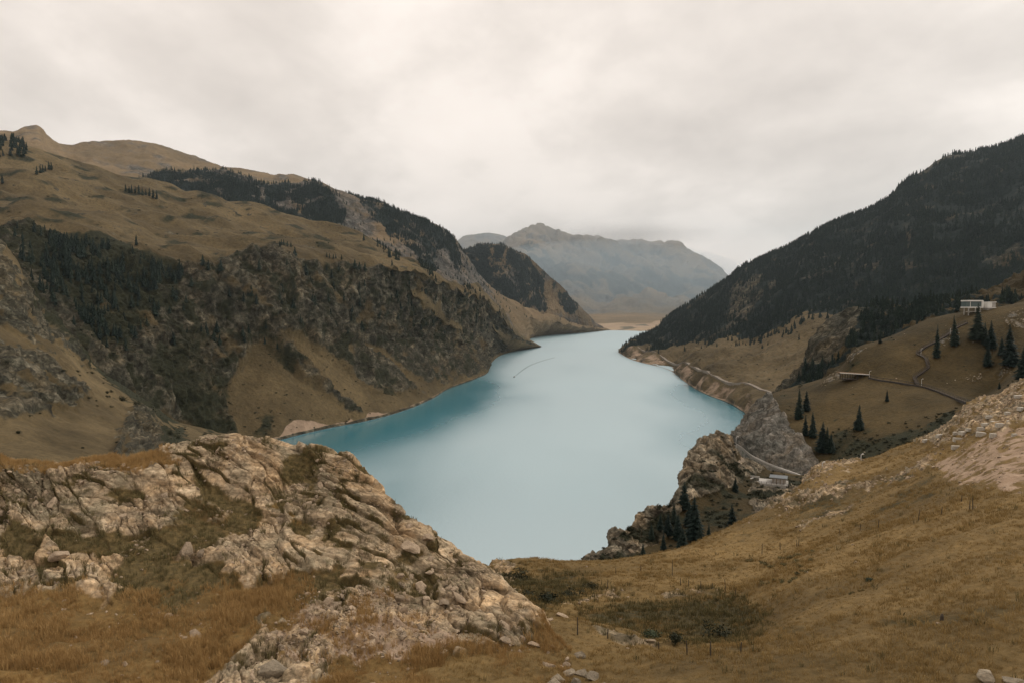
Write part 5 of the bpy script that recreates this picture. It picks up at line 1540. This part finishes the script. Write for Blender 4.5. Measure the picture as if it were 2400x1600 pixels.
# road past the grey cut
a = R3.p[R3_ROAD[0]]; c = R3.p[R3_ROAD[1]]
sel = (proj(a)[0] < 1960)
a, c = a[sel], c[sel]
k_ = np.linspace(0.06, 0.94, 5)[:, None, None]
rd = a[None] * (1 - k_) + c[None] * k_
rd[..., 2] = np.maximum(rd[..., 2], (a[None] * 0.5 + c[None] * 0.5)[..., 2]) + 0.12
nn = rd.shape[1]
i = np.arange(5 * nn).reshape(5, nn)
me = mesh_np('road', rd, np.stack([i[:-1, :-1], i[:-1, 1:], i[1:, 1:], i[1:, :-1]], -1).reshape(-1, 4), m_asph, True)
rdo = tag(obj('road', me), kind='structure')
V, Fc = ribbon(rd[0] + 0.0, 0.2, -0.6, 0.75)
obj('parapet', mesh_np('parapet', V, Fc, m_wallstone), rdo)
V, Fc = ribbon(rd[-1] + 0.0, 0.5, -0.4, 0.35)
obj('kerb', mesh_np('kerb', V, Fc, m_conc), rdo)
# shore road along the lake
kk = np.argmin(np.abs(R1.t[:, 0] - 1.0))
c = R1.p[kk].copy(); sel = (proj(c)[0] < 1860) & (proj(c)[0] > 1470)
c = c[sel]
sm = np.ones(9) / 9
for k in (1, 2):
    pad = np.concatenate([np.full(4, c[0, k]), c[:, k], np.full(4, c[-1, k])]); c[:, k] = np.convolve(pad, sm, 'valid')
V, Fc = ribbon(c, 4.0, -5.0, 1.6)
tag(obj('shore_road', mesh_np('shore_road', V, Fc, m_dirt)), kind='structure')

# terrace and low building by the road
p = PR.at(1800, 1132, 3.0)
e_ = bpy.data.objects.new('roadside_terrace', None); COL.objects.link(e_); e_.location = p; e_.rotation_euler = (0, 0, math.radians(-24)); e_.scale = (0.8, 0.8, 0.72)
b_ = Box(); b_.box((0, 2, -1.2), (17, 9.5, 3.4)); b_.build('terrace_slab', m_conc, e_)
b_ = Box(); b_.box((-2.2, 2.2, 0.56), (9.5, 7.5, 0.12)); b_.build('paving', m_pave, e_)
b_ = Box(); b_.box((5.0, 3.2, 1.6), (5.5, 5.0, 2.3)); bw = b_.build('building_wall', m_conc, e_)
b_ = Box(); b_.box((4.6, 3.2, 2.9), (7.4, 6.2, 0.3), bev=0.08); b_.build('roof', m_roof, e_)
b_ = Box(); b_.box((2.22, 2.6, 1.5), (0.06, 1.2, 1.9)); b_.build('door', m_rail, bw)
for k in range(3):
    b_ = Box(); b_.box((0, -2.8, 0.8 + 0.35 * k), (17, 0.08, 0.1)); b_.build('railing', m_rail, e_)
for k in range(9):
    b_ = Box(); b_.box((-8.4 + 2.1 * k, -2.8, 0.95), (0.12, 0.12, 1.3)); b_.build('rail_post', m_rail, e_)
for k in range(4):
    b_ = Box(); b_.box((2.5 + 1.5 * k, -1.0 - 0.3 * k, 1.6), (0.28, 0.28, 2.8)); b_.build('timber_post', m_timber, e_)
b_ = Box(); b_.box((-6.0, 6.4, 1.0), (5, 0.3, 0.9)); b_.build('parapet', m_pave, e_)
tag(e_, 'white paved terrace with low grey roofed building beside the road', 'terrace')

# boat and its wake
bp0 = np.array(P(1205, 883, WD(883)))
bp1 = np.array(P(1292, 838, WD(838)))
dirv = bp0 - bp1; yaw = math.atan2(dirv[1], dirv[0])
e_ = bpy.data.objects.new('boat', None); COL.objects.link(e_); e_.location = bp0; e_.rotation_euler = (0, 0, yaw)
b_ = Box(); b_.prism([(-6, -1.9, -0.3), (-6, 1.9, -0.3), (3, 1.9, -0.3), (7, 0, -0.3), (3, -1.9, -0.3)], (0, 0, 1.7)); b_.build('hull', m_rail, e_)
b_ = Box(); b_.box((-1.5, 0, 2.0), (5.5, 2.8, 1.5), bev=0.2); bc = b_.build('boat_cabin', m_conc, e_)
b_ = Box(); b_.box((1.0, 0, 2.1), (0.6, 2.5, 0.8)); b_.build('windscreen', m_glass, bc)
tag(e_, 'small dark motorboat trailing a long wake on the lake', 'boat')
ctrl = np.array([P(a, b_, WD(b_)) for a, b_ in ((1205, 883), (1222, 869), (1240, 857), (1268, 846), (1300, 837))])
tw = np.linspace(0, 1, 160)
cw = pchip(np.linspace(0, 1, 5), ctrl, tw)
m_wake, nd, lk, b = new_mat('wake_water')
b.inputs['Base Color'].default_value = (0.10, 0.19, 0.21, 1); b.inputs['Roughness'].default_value = 0.5; b.inputs['IOR'].default_value = 2.0; b.inputs['Specular IOR Level'].default_value = 0.5
t_ = np.gradient(cw[:, :2], axis=0); t_ /= np.linalg.norm(t_, axis=1)[:, None]
nrm = np.stack([t_[:, 1], -t_[:, 0]], 1)
cols = np.linspace(-1, 1, 13)
half = 1.2 + 3.6 * tw**0.7
wk = cw[:, None, :] + 0 * cols[None, :, None]
wk[..., :2] += nrm[:, None, :] * (half[:, None] * cols[None, :])[..., None]
taper = np.clip(1 - tw, 0, 1)[:, None] * (1 - cols[None, :]**2)
wk[..., 2] = 0.004 + 0.9 * taper * (0.5 + 0.5 * np.cos(cols[None, :] * 9 + tw[:, None] * 90))
i = np.arange(160 * 13).reshape(160, 13)
me = mesh_np('wake', wk, np.stack([i[:-1, :-1], i[:-1, 1:], i[1:, 1:], i[1:, :-1]], -1).reshape(-1, 4), m_wake, True)
tag(obj('wake', me), kind='structure')

# ------------------------------------------------------------------ haze
hb = Box()
hb.box((0, 16000, 2030), (50000, 37000, 4090))
hm = bpy.data.materials.new('haze_air'); hm.use_nodes = True
hn = hm.node_tree.nodes; hn.clear()
ho = N(hn, 'ShaderNodeOutputMaterial')
hv = N(hn, 'ShaderNodeVolumePrincipled', i_Density=HAZE)
hv.inputs['Color'].default_value = (0.74, 0.89, 1.0, 1)
hv.inputs['Anisotropy'].default_value = 0.65
hm.node_tree.links.new(hv.outputs[0], ho.inputs['Volume'])
tag(hb.build('haze', hm), kind='stuff')

# ------------------------------------------------------------------ cloud lying on the far summit
cd = 25000.0
c0 = P(1475, 551, cd)
bm = bmesh.new(); bmesh.ops.create_icosphere(bm, subdivisions=4, radius=1)
me = bpy.data.meshes.new('low_cloud'); bm.to_mesh(me); bm.free()
cmt = bpy.data.materials.new('cloud_vapour'); cmt.use_nodes = True
cn = cmt.node_tree.nodes; cl2 = cmt.node_tree.links; cn.clear()
co = N(cn, 'ShaderNodeOutputMaterial')
cv = N(cn, 'ShaderNodeVolumePrincipled')
cv.inputs['Color'].default_value = (0.97, 0.96, 0.95, 1)
tcc = N(cn, 'ShaderNodeTexCoord').outputs['Object']
ln = N(cn, 'ShaderNodeVectorMath', operation='LENGTH'); cl2.new(tcc, ln.inputs[0])
fz = mth(cn, cl2, 'SUBTRACT', 1.0, ln.outputs['Value'], clamp=True)
cnz = noise(cn, cl2, tcc, 2.4, 4, 0.6, 0.0, ((1.0, 1.0, 0.6), (0, 0, 0)))
dn = mth(cn, cl2, 'MULTIPLY', mth(cn, cl2, 'ADD', fz, mth(cn, cl2, 'MULTIPLY', mth(cn, cl2, 'SUBTRACT', cnz, 0.5), 1.2), clamp=True), fz)
cl2.new(mth(cn, cl2, 'MULTIPLY', dn, 0.0009), cv.inputs['Density'])
cl2.new(cv.outputs[0], co.inputs['Volume'])
me.materials.append(cmt)
cb_ = obj('low_cloud', me, None, c0)
cb_.scale = (4300, 2000, 600)
tag(cb_, 'pale cloud bank lying on the far summit', 'cloud', kind='stuff')

# thin mist filling the far valley in front of the last mountain
bm = bmesh.new(); bmesh.ops.create_icosphere(bm, subdivisions=4, radius=1)
me = bpy.data.meshes.new('valley_mist'); bm.to_mesh(me); bm.free()
mmt = bpy.data.materials.new('mist_air'); mmt.use_nodes = True
mn = mmt.node_tree.nodes; mn.clear()
mo = N(mn, 'ShaderNodeOutputMaterial')
mv = N(mn, 'ShaderNodeVolumePrincipled', i_Density=0.00007)
mv.inputs['Color'].default_value = (0.66, 0.86, 1.0, 1)
mv.inputs['Anisotropy'].default_value = 0.6
mmt.node_tree.links.new(mv.outputs[0], mo.inputs['Volume'])
me.materials.append(mmt)
mb = obj('valley_mist', me, None, (1750, 17000, 250))
mb.scale = (4000, 7500, 1480)
tag(mb, 'thin pale mist filling the far valley', 'mist', kind='stuff')
